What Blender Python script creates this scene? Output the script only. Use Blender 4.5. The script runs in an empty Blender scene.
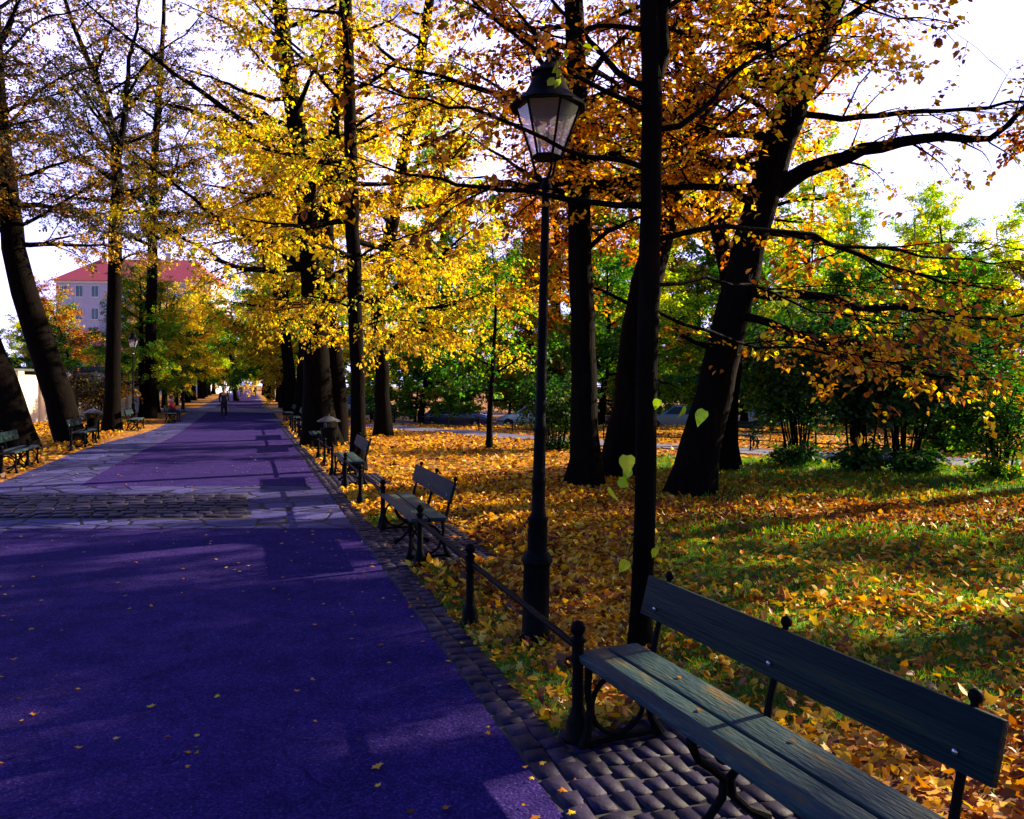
import bpy, bmesh, math, random
import numpy as np
from mathutils import Vector, Matrix, Euler
R = math.radians
rng = np.random.default_rng(7)
random.seed(7)
SC = bpy.context.scene
COL = SC.collection

# ------------------------------------------------------------------ measures
F, H, CX, HY = 800.0, 2.0, 512.0, 383.0          # focal length in pixels, eye height, vanishing row
U = np.array((-.3134, .9496)); N = np.array((.9496, .3134))   # along the alley, across it (to the right)
def at(px, py, d): return np.array(((px-CX)*d/F, d, H-(py-HY)*d/F))
def gp(px, py):
    d = F*H/(py-HY); return at(px, py, d)
def st(s, t, z=0.0): return np.array((U[0]*s+N[0]*t, U[1]*s+N[1]*t, z))
def tos(x, y): return x*U[0]+y*U[1], x*N[0]+y*N[1]
def sstep(a, b, v):
    k = np.clip((v-a)/(b-a), 0, 1); return k*k*(3-2*k)
def gz(x, y):
    x = np.asarray(x, float); y = np.asarray(y, float)
    s, t = tos(x, y)
    z = -.85*sstep(36, 47, y)*sstep(5, 10, t)
    w = sstep(2.2, 4, t)+sstep(-5.2, -7, t)
    return z + .035*w*(np.sin(x*.9+1)*np.cos(y*.7)+.6*np.sin(x*2.1+y*1.7))
THETA = math.atan2(-N[0], N[1])                    # turns local +y to the right of the alley

# ------------------------------------------------------------------ mesh helpers
def link(o, parent=None):
    COL.objects.link(o)
    if parent is not None: o.parent = parent
    return o
def raw_mesh(name, V, loops, starts, attrs=None, smooth=False):
    me = bpy.data.meshes.new(name)
    V = np.asarray(V, np.float32); loops = np.asarray(loops, np.int32); starts = np.asarray(starts, np.int32)
    me.vertices.add(len(V)); me.vertices.foreach_set('co', V.ravel())
    me.loops.add(len(loops)); me.loops.foreach_set('vertex_index', loops)
    me.polygons.add(len(starts)); me.polygons.foreach_set('loop_start', starts)
    me.update(calc_edges=True)
    if smooth: me.polygons.foreach_set('use_smooth', np.ones(len(starts), bool))
    for k, (dom, v) in (attrs or {}).items():
        a = me.attributes.new(k, 'FLOAT', dom); a.data.foreach_set('value', np.asarray(v, np.float32))
    return me
class MB:
    """collects shapes of ONE part, then links them as one mesh object"""
    def __init__(s): s.bm = bmesh.new()
    def box(s, c, size, rot=None, bevel=0.0, seg=1):
        m = Matrix.Translation(Vector(c)) @ (rot.to_4x4() if rot is not None else Matrix()) @ Matrix.Diagonal((*size, 1))
        g = bmesh.ops.create_cube(s.bm, size=1.0, matrix=m)
        if bevel:
            es = list({e for v in g['verts'] for e in v.link_edges})
            bmesh.ops.bevel(s.bm, geom=es, offset=bevel, segments=seg, affect='EDGES', profile=.6)
    def tube(s, pts, r, n=8, cap=True):
        pts = [Vector(p) for p in pts]
        rr = r if hasattr(r, '__len__') else [r]*len(pts)
        rings = []; ref = None
        for i, p in enumerate(pts):
            a = pts[max(i-1, 0)]; b = pts[min(i+1, len(pts)-1)]
            t = (b-a).normalized()
            if ref is None: ref = Vector((0, 0, 1)) if abs(t.z) < .9 else Vector((1, 0, 0))
            x = (ref - t*ref.dot(t)).normalized(); y = t.cross(x); ref = x
            rings.append([s.bm.verts.new(p + (x*math.cos(2*math.pi*k/n)+y*math.sin(2*math.pi*k/n))*rr[i]) for k in range(n)])
        for a, b in zip(rings, rings[1:]):
            for k in range(n): s.bm.faces.new((a[k], a[(k+1) % n], b[(k+1) % n], b[k]))
        if cap:
            s.bm.faces.new(rings[0][::-1]); s.bm.faces.new(rings[-1])
    def lathe(s, prof, n=16, c=(0, 0, 0), phase=0.0):
        c = Vector(c); rings = []
        for r, z in prof:
            rings.append([s.bm.verts.new(c+Vector((r*math.cos(2*math.pi*k/n+phase), r*math.sin(2*math.pi*k/n+phase), z))) for k in range(n)])
        for a, b in zip(rings, rings[1:]):
            for k in range(n): s.bm.faces.new((a[k], a[(k+1) % n], b[(k+1) % n], b[k]))
        s.bm.faces.new(rings[0][::-1]); s.bm.faces.new(rings[-1])
    def prism(s, poly, axis_len, mat=None):
        """polygon in local yz, extruded along x, centred"""
        mat = mat or Matrix()
        a = [s.bm.verts.new(mat @ Vector((-axis_len/2, y, z))) for y, z in poly]
        b = [s.bm.verts.new(mat @ Vector((axis_len/2, y, z))) for y, z in poly]
        n = len(poly)
        for k in range(n): s.bm.faces.new((a[k], b[k], b[(k+1) % n], a[(k+1) % n]))
        s.bm.faces.new(a[::-1]); s.bm.faces.new(b)
    def quad(s, *ps): s.bm.faces.new([s.bm.verts.new(Vector(p)) for p in ps])
    def build(s, name, mat, parent=None, smooth=None):
        bmesh.ops.recalc_face_normals(s.bm, faces=s.bm.faces)
        me = bpy.data.meshes.new(name); s.bm.to_mesh(me); s.bm.free()
        if smooth:
            me.polygons.foreach_set('use_smooth', np.ones(len(me.polygons), bool))
            me.set_sharp_from_angle(angle=R(smooth))
        me.materials.append(mat)
        return link(bpy.data.objects.new(name, me), parent)
def tag(o, label=None, cat=None, group=None, kind=None):
    if label: o['label'] = label
    if cat: o['category'] = cat
    if group: o['group'] = group
    if kind: o['kind'] = kind
    return o
def empty(name, loc, rz=0.0, label=None, cat=None, group=None):
    o = bpy.data.objects.new(name, None); COL.objects.link(o)
    o.location = [float(v) for v in loc]; o.rotation_euler = (0, 0, rz); o.empty_display_size = .2
    return tag(o, label, cat, group)
def copy_tree(o, parent=None):
    c = o.copy(); COL.objects.link(c)
    if parent is not None: c.parent = parent
    for ch in list(o.children): copy_tree(ch, c)
    return c
def place(proto, first, loc, rz, label, group, scale=None, used={}):
    o = proto if not used.get(proto.name) else copy_tree(proto)
    used[proto.name] = True
    o.location = [float(v) for v in loc]; o.rotation_euler = (0, 0, rz)
    if scale is not None: o.scale = (scale,)*3 if not hasattr(scale, '__len__') else scale
    o['label'] = label
    if group: o['group'] = group
    return o

# ------------------------------------------------------------------ materials
def nmat(name):
    m = bpy.data.materials.new(name); m.use_nodes = True
    nt = m.node_tree; nt.nodes.clear()
    out = nt.nodes.new('ShaderNodeOutputMaterial')
    return m, nt, out
def nd(nt, t, **kw):
    n = nt.nodes.new(t)
    for k, v in kw.items():
        if k.startswith('i_'): n.inputs[k[2:].replace('_', ' ')].default_value = v
        else: setattr(n, k, v)
    return n
def ramp(nt, fac, stops, interp='LINEAR'):
    r = nt.nodes.new('ShaderNodeValToRGB'); cr = r.color_ramp; cr.interpolation = interp
    while len(cr.elements) > 1: cr.elements.remove(cr.elements[-1])
    for i, (p, c) in enumerate(stops):
        e = cr.elements[0] if i == 0 else cr.elements.new(p)
        e.position = p; e.color = (*c, 1)
    nt.links.new(fac, r.inputs['Fac']); return r.outputs['Color']
def plain(name, stops, scale=8.0, rough=.6, bump=.0, bscale=None, metal=0.0, spec=.5, detail=6, stretch=None):
    m, nt, out = nmat(name)
    tc = nd(nt, 'ShaderNodeTexCoord'); src = tc.outputs['Object']
    if stretch:
        mp = nd(nt, 'ShaderNodeMapping'); mp.inputs['Scale'].default_value = stretch
        nt.links.new(src, mp.inputs['Vector']); src = mp.outputs['Vector']
    nz = nd(nt, 'ShaderNodeTexNoise', i_Scale=scale, i_Detail=float(detail), i_Roughness=.65)
    nt.links.new(src, nz.inputs['Vector'])
    c = ramp(nt, nz.outputs['Fac'], stops)
    b = nd(nt, 'ShaderNodeBsdfPrincipled', i_Roughness=rough, i_Metallic=metal)
    b.inputs['Specular IOR Level'].default_value = spec
    nt.links.new(c, b.inputs['Base Color'])
    if bump:
        nb = nd(nt, 'ShaderNodeTexNoise', i_Scale=bscale or scale*3, i_Detail=6.0)
        nt.links.new(src, nb.inputs['Vector'])
        bp = nd(nt, 'ShaderNodeBump', i_Strength=bump, i_Distance=.02)
        nt.links.new(nb.outputs['Fac'], bp.inputs['Height']); nt.links.new(bp.outputs['Normal'], b.inputs['Normal'])
    nt.links.new(b.outputs[0], out.inputs[0])
    return m
def leafmat(name, stops, trans=.5, rough=.55):
    m, nt, out = nmat(name)
    a = nd(nt, 'ShaderNodeAttribute', attribute_name='tint')
    c = ramp(nt, a.outputs['Fac'], stops)
    d = nd(nt, 'ShaderNodeBsdfDiffuse'); tr = nd(nt, 'ShaderNodeBsdfTranslucent'); g = nd(nt, 'ShaderNodeBsdfGlossy', i_Roughness=rough)
    g.inputs['Color'].default_value = (1, 1, 1, 1)
    hs = nd(nt, 'ShaderNodeHueSaturation', i_Saturation=1.2, i_Value=1.65); nt.links.new(c, hs.inputs['Color'])
    nt.links.new(c, d.inputs['Color']); nt.links.new(hs.outputs[0], tr.inputs['Color'])
    mx = nd(nt, 'ShaderNodeMixShader', i_Fac=trans); nt.links.new(d.outputs[0], mx.inputs[1]); nt.links.new(tr.outputs[0], mx.inputs[2])
    m2 = nd(nt, 'ShaderNodeMixShader', i_Fac=.02); nt.links.new(mx.outputs[0], m2.inputs[1]); nt.links.new(g.outputs[0], m2.inputs[2])
    nt.links.new(m2.outputs[0], out.inputs[0])
    return m
M = {}
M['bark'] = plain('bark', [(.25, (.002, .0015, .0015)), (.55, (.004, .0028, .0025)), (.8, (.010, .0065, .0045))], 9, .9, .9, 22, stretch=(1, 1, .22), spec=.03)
M['bark_pale'] = plain('bark_pale', [(.3, (.02, .016, .02)), (.7, (.07, .055, .05))], 9, .9, .8, 20, stretch=(1, 1, .25), spec=.2)
M['iron'] = plain('black_iron', [(.3, (.002, .002, .003)), (.6, (.004, .004, .005)), (.8, (.014, .009, .006))], 14, .55, .25, 60, spec=.03)
M['bench_wood'] = plain('bench_wood', [(.25, (.001, .005, .007)), (.5, (.002, .012, .015)), (.62, (.006, .020, .018)), (.72, (.030, .030, .014)), (.84, (.08, .055, .02))], 5, .55, .5, 26, spec=.08, stretch=(.16, 3, 3))
M['bench_seat'] = plain('worn_skylit_seat', [(.25, (.004, .014, .020)), (.48, (.010, .032, .042)), (.58, (.022, .050, .052)), (.66, (.085, .062, .026)), (.74, (.04, .055, .03)), (.84, (.16, .10, .045))], 3.2, .55, .6, 24, stretch=(.5, 2.2, 2.2), spec=.15, detail=9)  # sky light painted in as lighter teal; brown patches are wear
GOLD = [(0, (.10, .055, .004)), (.18, (.30, .16, .006)), (.45, (.64, .38, .008)), (.7, (.80, .60, .015)), (.85, (.62, .56, .02)), (.95, (.24, .32, .012)), (1, (.10, .18, .008))]
AMBER = [(0, (.09, .022, .005)), (.25, (.28, .075, .006)), (.5, (.58, .20, .009)), (.75, (.80, .42, .014)), (.93, (.82, .56, .03)), (1, (.36, .42, .02))]
BROWN = [(0, (.05, .016, .006)), (.3, (.16, .045, .008)), (.58, (.36, .12, .010)), (.78, (.55, .28, .012)), (.9, (.50, .40, .015)), (1, (.20, .28, .012))]
HONEY = [(0, (.10, .040, .005)), (.25, (.32, .12, .006)), (.5, (.66, .32, .009)), (.72, (.82, .54, .014)), (.88, (.62, .58, .018)), (1, (.20, .34, .010))]
GREEN = [(0, (.010, .055, .006)), (.4, (.035, .14, .008)), (.75, (.10, .24, .010)), (.93, (.26, .32, .012)), (1, (.5, .36, .015))]
LIME = [(0, (.06, .16, .006)), (.4, (.20, .36, .008)), (.75, (.44, .52, .010)), (1, (.70, .52, .02))]
DARKG = [(0, (.010, .034, .012)), (.5, (.024, .080, .016)), (.85, (.06, .15, .016)), (1, (.18, .22, .012))]
PURPLE = [(0, (.014, .020, .022)), (.35, (.040, .045, .024)), (.6, (.10, .085, .016)), (.8, (.24, .085, .024)), (1, (.55, .34, .015))]
M['gold'] = leafmat('golden_leaves', GOLD); M['amber'] = leafmat('amber_leaves', AMBER, .62); M['brown'] = leafmat('copper_leaves', BROWN, .6)
M['honey'] = leafmat('honey_leaves', HONEY, .62)
M['green'] = leafmat('green_leaves', GREEN, .6); M['lime'] = leafmat('lime_leaves', LIME, .62); M['darkg'] = leafmat('dark_green_leaves', DARKG, .3)
M['purple'] = leafmat('dusky_leaves', PURPLE, .35); M['bright'] = leafmat('fresh_yellow_green_leaves', [(0, (.22, .42, .010)), (1, (.46, .54, .02))], .5)
LITTER = [(0, (.040, .014, .010)), (.2, (.14, .040, .010)), (.36, (.36, .12, .008)), (.56, (.58, .27, .010)), (.80, (.70, .46, .018)), (.94, (.50, .36, .07)), (1, (.15, .24, .02))]
M['litter'] = leafmat('fallen_leaves', LITTER, .2, .4)
M['grass'] = leafmat('grass_blades', [(0, (.020, .070, .004)), (.5, (.065, .165, .006)), (1, (.20, .30, .010))], .45, .4)

# ------------------------------------------------------------------ leaves and branches
T_KITE = (np.array([(0, 0, 0), (.36, .45, .10), (0, 1, -.05), (-.36, .45, .10)]), [(0, 1, 2, 3)])
T_OVAL = (np.array([(0, 0, 0), (.30, .25, .10), (.31, .6, .10), (0, 1.05, -.12), (-.31, .6, .10), (-.30, .25, .10)]), [(0, 1, 2, 3), (0, 3, 4, 5)])
def _maple():
    pol = [(0, -.12), (.14, .06), (.46, -.06), (.40, .18), (.66, .42), (.34, .46), (.24, .60), (.14, .62), (0, 1.0),
           (-.14, .62), (-.24, .60), (-.34, .46), (-.66, .42), (-.40, .18), (-.46, -.06), (-.14, .06)]
    v = [(0, .3, 0)]+[(x, y, .22*abs(x)+.18*(y-.3)**2) for x, y in pol]
    n = len(pol)
    return np.array(v), [(0, 1+k, 1+(k+1) % n) for k in range(n)]
T_MAPLE = _maple()
T_HEART = (np.array([(0, .12, 0), (.25, -.04, .06), (.48, .18, .10), (.42, .52, .08), (.16, .84, .0), (0, 1.1, -.1), (-.16, .84, .0), (-.42, .52, .08), (-.48, .18, .10), (-.25, -.04, .06)]),
           [(0, 1, 2, 3), (0, 3, 4, 5), (0, 5, 6, 7), (0, 7, 8, 9)])
def unit(a): return a/np.maximum(np.linalg.norm(a, axis=-1, keepdims=True), 1e-9)
def leaf_mesh(name, P, D, Nn, size, tint, tpl, curl=None):
    tv, tf = tpl; k = len(tv); n = len(P)
    D = unit(D); X = unit(np.cross(D, Nn)); Z = np.cross(X, D)
    tz = tv[None, :, 2, None]*(curl[:, None, None] if curl is not None else 1.0)
    V = P[:, None]+size[:, None, None]*(tv[None, :, 0, None]*X[:, None]+tv[None, :, 1, None]*D[:, None]+tz*Z[:, None])
    lf = np.concatenate([np.array(f) for f in tf]); cnt = np.array([len(f) for f in tf])
    loops = (lf[None]+k*np.arange(n)[:, None]).ravel()
    st0 = np.concatenate([[0], np.cumsum(cnt)[:-1]])
    starts = (st0[None]+len(lf)*np.arange(n)[:, None]).ravel()
    return raw_mesh(name, V.reshape(-1, 3), loops, starts, {'tint': ('FACE', np.repeat(tint, len(tf)))})
def tubes_mesh(name, branches):
    """branches: list of (pts[n,3], radii[n], sides) -> one mesh"""
    groups = {}
    for p, r, sd in branches: groups.setdefault((len(p), sd), []).append((p, r))
    VV, LL, off = [], [], 0
    for (n, sd), lst in groups.items():
        P = np.array([a for a, _ in lst]); Rr = np.array([b for _, b in lst]); B = len(P)
        T = np.empty_like(P); T[:, 1:-1] = P[:, 2:]-P[:, :-2]; T[:, 0] = P[:, 1]-P[:, 0]; T[:, -1] = P[:, -1]-P[:, -2]
        T = unit(T)
        mean = unit(P[:, -1]-P[:, 0]); ref = np.where(np.abs(mean[:, 2:3]) < .8, np.array([[0, 0, 1.]]), np.array([[1., 0, 0]]))
        X = unit(ref[:, None]-T*(T*ref[:, None]).sum(-1, keepdims=True)); Y = np.cross(T, X)
        a = 2*np.pi*np.arange(sd)/sd
        V = P[:, :, None]+Rr[:, :, None, None]*(X[:, :, None]*np.cos(a)[None, None, :, None]+Y[:, :, None]*np.sin(a)[None, None, :, None])
        i = np.arange(n-1)[:, None]*sd; kk = np.arange(sd)[None]
        q = np.stack([i+kk, i+(kk+1) % sd, i+sd+(kk+1) % sd, i+sd+kk], -1).reshape(-1, 4)
        LL.append((q[None]+(np.arange(B)*n*sd)[:, None, None]+off).reshape(-1)); VV.append(V.reshape(-1, 3)); off += B*n*sd
    V = np.concatenate(VV); L = np.concatenate(LL)
    return raw_mesh(name, V, L, np.arange(0, len(L), 4), smooth=True)
def resample(p, n):
    p = np.asarray(p, float)
    if len(p) > 2:                                   # Catmull-Rom through the points
        q = np.concatenate([[2*p[0]-p[1]], p, [2*p[-1]-p[-2]]]); out = []
        for i in range(1, len(q)-2):
            for u in np.linspace(0, 1, 8, endpoint=False):
                a, b, c, d = q[i-1], q[i], q[i+1], q[i+2]
                out.append(.5*((2*b)+(-a+c)*u+(2*a-5*b+4*c-d)*u*u+(-a+3*b-3*c+d)*u**3))
        out.append(p[-1]); p = np.array(out)
    L = np.concatenate([[0], np.cumsum(np.linalg.norm(np.diff(p, axis=0), axis=1))]); u = np.linspace(0, L[-1], n)
    return np.stack([np.interp(u, L, p[:, k]) for k in range(3)], 1)
def plen(p): return np.linalg.norm(np.diff(p, axis=0), axis=1).sum()
class Tree:
    def __init__(s, seed, leaf=.10, tpl=T_KITE, twig_len=.55, leaves_per=9, droop=.15, density=1.0):
        s.g = np.random.default_rng(seed); s.br = []; s.leaf = leaf; s.tpl = tpl; s.tl = twig_len; s.lp = leaves_per; s.droop = droop; s.den = density; s.off = 0.0
        s.P, s.D, s.N, s.S, s.C = [], [], [], [], []
    def trunk(s, pts, radii, n=24, sides=14, flare=1.5, rough=.05):
        p = resample(pts, n); L = np.linspace(0, 1, n); r = np.interp(L, np.linspace(0, 1, len(radii)), radii)
        hh = np.linalg.norm(p-p[0], axis=1)
        r = r*(1+(flare-1)*np.exp(-hh/(radii[0]*1.6)))
        p[1:] += s.g.normal(0, rough, (n-1, 3))*r[1:, None]*np.array((1, 1, 0))
        s.br.append((p, r, sides)); return p, r
    def walk(s, p0, d0, L, n, up=.0, jit=.12):
        p = [np.asarray(p0, float)]; d = unit(np.asarray(d0, float))
        for _ in range(n-1):
            d = unit(d+s.g.normal(0, jit, 3)+np.array((0, 0, up))); p.append(p[-1]+d*L/(n-1))
        return np.array(p)
    def limb(s, p, r0, r1=.006, leafy=1.0, start=.25, n=14, sides=7, sec=None, secl=.42, kink=.012, spread=1.0):
        """a bough through points, with side shoots, twigs and leaves"""
        p = resample(p, n); L = plen(p); s.off = s.g.uniform(-.3, .3)
        p[1:-1] += s.g.normal(0, kink*L/3, (n-2, 3))
        s.br.append((p, np.linspace(r0, r1, n)**1.0, sides))
        ns = max(3, int((sec if sec is not None else L*4.2)*s.den))
        for u in np.linspace(start, 1.0, ns):
            i = min(int(u*(n-1)), n-2); f = u*(n-1)-i
            q = p[i]*(1-f)+p[i+1]*f; t = unit(p[i+1]-p[i])
            side = np.cross(t, (0, 0, 1.)); side = unit(side) if np.linalg.norm(side) > .1 else np.array((1., 0, 0))
            sg = s.g.choice((-1, 1)); ang = s.g.uniform(.5, 1.15)
            d = t*math.cos(ang)+side*sg*math.sin(ang)+np.array((0, 0, s.g.normal(.05, .32*spread)))
            l = min(2.2, L*secl)*(1-.45*u)*s.g.uniform(.6, 1.25)
            w = s.walk(q, d, l, 6, -s.droop*.25, .13)
            rs = min(.45*(r0+(r1-r0)*u), .018*l+.002)
            s.br.append((w, np.linspace(rs, .003, 6), 4))
            s.shoots(w, l, leafy)
    def shoots(s, w, l, leafy):
        nt = max(2, int(l/.2))
        for v in np.linspace(.15, 1.0, nt):
            i = min(int(v*5), 4); f = v*5-i
            q = w[i]*(1-f)+w[i+1]*f; t = unit(w[i+1]-w[i]); side = unit(np.cross(t, (0, 0, 1.))+1e-6)
            ang = s.g.uniform(.3, 1.1); sg = s.g.choice((-1, 1))
            d = unit(t*math.cos(ang)+side*sg*math.sin(ang)+np.array((0, 0, s.g.normal(-s.droop*.5, .25))))
            tl = s.tl*s.g.uniform(.5, 1.2)
            tw = s.walk(q, d, tl, 3, -s.droop, .1)
            s.br.append((tw, np.array((.0045, .003, .0015)), 3))
            if s.g.random() < leafy: s.leaves(tw, int(s.lp*s.g.uniform(.6, 1.4)))
    def leaves(s, tw, k):
        if k < 1: return
        u = s.g.uniform(.1, 1.05, k); base = tw[0]*(1-u)[:, None]+tw[-1]*u[:, None]
        t = unit(tw[-1]-tw[0]); side = unit(np.cross(t, (0, 0, 1.))+1e-6)
        sg = s.g.choice((-1, 1), k)[:, None]
        D = t*.6+side*sg*s.g.uniform(.3, 1.0, (k, 1))+s.g.normal(0, .35, (k, 3))+np.array((0, 0, -s.droop))
        Nn = np.array((0, 0, 1.))+s.g.normal(0, .55, (k, 3))
        c = s.g.uniform(0, 1)
        s.P.append(base+s.g.normal(0, s.leaf*.5, (k, 3))); s.D.append(D); s.N.append(Nn)
        s.S.append(s.leaf*s.g.uniform(.45, 1.35, k)); s.C.append(np.clip(.5+s.off+1.2*(.5*c+.5*s.g.uniform(0, 1, k)-.5), 0, 1))
    def crown_auto(s, p, r, n, h0, h1, l0, l1, elev=(.1, .7), leafy=1.0, sec=None, up=.05, az=None, n_pts=9):
        """boughs set round the trunk between two heights"""
        a = s.g.uniform(0, 6.28)
        for k in range(n):
            f = (k+.5)/n; z = h0+(h1-h0)*f; i = int(np.searchsorted(p[:, 2], z)); i = min(max(i, 1), len(p)-1)
            q = p[i-1]+(p[i]-p[i-1])*np.clip((z-p[i-1, 2])/max(p[i, 2]-p[i-1, 2], 1e-6), 0, 1)
            a += 2.4+s.g.normal(0, .3)
            aa = a if az is None else s.g.uniform(*az)
            e = elev[0]+(elev[1]-elev[0])*f+s.g.normal(0, .12); L = (l0+(l1-l0)*f)*s.g.uniform(.75, 1.2)
            d = np.array((math.cos(aa)*math.cos(e), math.sin(aa)*math.cos(e), math.sin(e)))
            w = s.walk(q, d, L, 7, up, .10)
            s.limb(w, min(r[i]*.5, .022*L+.01), .006, leafy, .18, 10, 6, sec)
    def meshes(s, name):
        tm = tubes_mesh(name+'_wood', s.br); P = np.concatenate(s.P)
        lm = leaf_mesh(name+'_leaves', P, np.concatenate(s.D), np.concatenate(s.N), np.concatenate(s.S), np.concatenate(s.C), s.tpl)
        return tm, lm
    def build(s, name, base, label, cat, leafm, group=None, bark='bark'):
        e = empty(name, base, 0, label, cat, group)
        base = np.asarray(base, float)
        s.br = [(p-base, r, sd) for p, r, sd in s.br]; s.P = [q-base for q in s.P]
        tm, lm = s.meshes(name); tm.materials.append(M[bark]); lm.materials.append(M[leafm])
        link(bpy.data.objects.new('trunk', tm), e); link(bpy.data.objects.new('crown', lm), e)
        return e
def px(d, *pts):
    """points traced as (column, row[, depth]) at about depth d"""
    return np.array([at(p[0], p[1], p[2] if len(p) > 2 else d) for p in pts])

# ------------------------------------------------------------------ the ground
def vnoise(x, y, sc, seed):
    """smooth value noise"""
    g = np.random.default_rng(seed); tb = g.uniform(0, 1, (64, 64))
    x = np.asarray(x)/sc; y = np.asarray(y)/sc
    i = np.floor(x).astype(int); j = np.floor(y).astype(int); u = x-i; v = y-j
    u = u*u*(3-2*u); v = v*v*(3-2*v); i %= 64; j %= 64; i2 = (i+1) % 64; j2 = (j+1) % 64
    return (tb[i, j]*(1-u)+tb[i2, j]*u)*(1-v)+(tb[i, j2]*(1-u)+tb[i2, j2]*u)*v
def greenness(x, y):
    x = np.asarray(x, float); y = np.asarray(y, float)
    s, t = tos(x, y)
    nz = vnoise(x, y, 1.3, 1)*.6+vnoise(x, y, .45, 2)*.4
    core = sstep(.10, .24, x/np.maximum(y, 1))*sstep(4.2, 5.8, y)*(1-.75*sstep(10.6, 11.6, y)*(1-sstep(13.2, 14.4, y)))
    core = np.maximum(core, .8*sstep(14, 15.5, y)*sstep(2.5, 4.0, x))
    core = core*(1-sstep(19, 23, y))
    kerb = .55*(1-sstep(1.9, 2.3, t))*(t > 1.5)*(y < 12)
    return np.clip(np.maximum(core, kerb)*1.25*(.35+1.1*nz)-.12, 0, 1)
gx = np.concatenate([np.linspace(-320, -34, 24), np.linspace(-32, 30, 250), np.linspace(34, 320, 24)])
gy = np.concatenate([np.linspace(-60, -4, 8), np.linspace(-2, 20, 100), np.linspace(20.5, 60, 80), np.linspace(64, 600, 40)])
X, Y = np.meshgrid(gx, gy); nx, ny = len(gx), len(gy)
V = np.stack([X.ravel(), Y.ravel(), gz(X, Y).ravel()], 1)
I = (np.arange(ny-1)[:, None]*nx+np.arange(nx-1)[None]).ravel()
Q = np.stack([I, I+1, I+1+nx, I+nx], 1).ravel()
me = raw_mesh('ground', V, Q, np.arange(0, len(Q), 4), {'green': ('POINT', greenness(V[:, 0], V[:, 1]))}, True)
def ground_mat():
    m, nt, out = nmat('lawn_under_leaves'); L = nt.links.new
    tc = nd(nt, 'ShaderNodeTexCoord'); at_ = nd(nt, 'ShaderNodeAttribute', attribute_name='green')
    vo = nd(nt, 'ShaderNodeTexVoronoi', i_Scale=10.0); L(tc.outputs['Object'], vo.inputs['Vector'])
    sx = nd(nt, 'ShaderNodeSeparateColor'); L(vo.outputs['Color'], sx.inputs[0])
    lc = ramp(nt, sx.outputs[0], [(0, (.04, .014, .010)), (.25, (.14, .042, .010)), (.5, (.32, .105, .008)), (.75, (.46, .20, .010)), (1, (.55, .31, .015))])
    n1 = nd(nt, 'ShaderNodeTexNoise', i_Scale=26.0, i_Detail=5.0); L(tc.outputs['Object'], n1.inputs['Vector'])
    gc = ramp(nt, n1.outputs['Fac'], [(.3, (.012, .030, .006)), (.55, (.05, .13, .006)), (.75, (.14, .24, .010))])
    n2 = nd(nt, 'ShaderNodeTexNoise', i_Scale=5.0, i_Detail=6.0); L(tc.outputs['Object'], n2.inputs['Vector'])
    ad = nd(nt, 'ShaderNodeMath', operation='ADD'); L(at_.outputs['Fac'], ad.inputs[0]); L(n2.outputs['Fac'], ad.inputs[1])
    f = ramp(nt, ad.outputs[0], [(.62, (0, 0, 0)), (.86, (1, 1, 1))])
    mx = nd(nt, 'ShaderNodeMix', data_type='RGBA'); L(f, mx.inputs[0]); L(lc, mx.inputs[6]); L(gc, mx.inputs[7])
    b = nd(nt, 'ShaderNodeBsdfPrincipled', i_Roughness=.8); b.inputs['Specular IOR Level'].default_value = .2
    L(mx.outputs[2], b.inputs['Base Color'])
    bp = nd(nt, 'ShaderNodeBump', i_Strength=.9, i_Distance=.04); L(sx.outputs[1], bp.inputs['Height']); L(bp.outputs[0], b.inputs['Normal'])
    L(b.outputs[0], out.inputs[0]); return m
me.materials.append(ground_mat())
tag(link(bpy.data.objects.new('ground', me)), kind='structure')

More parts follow.
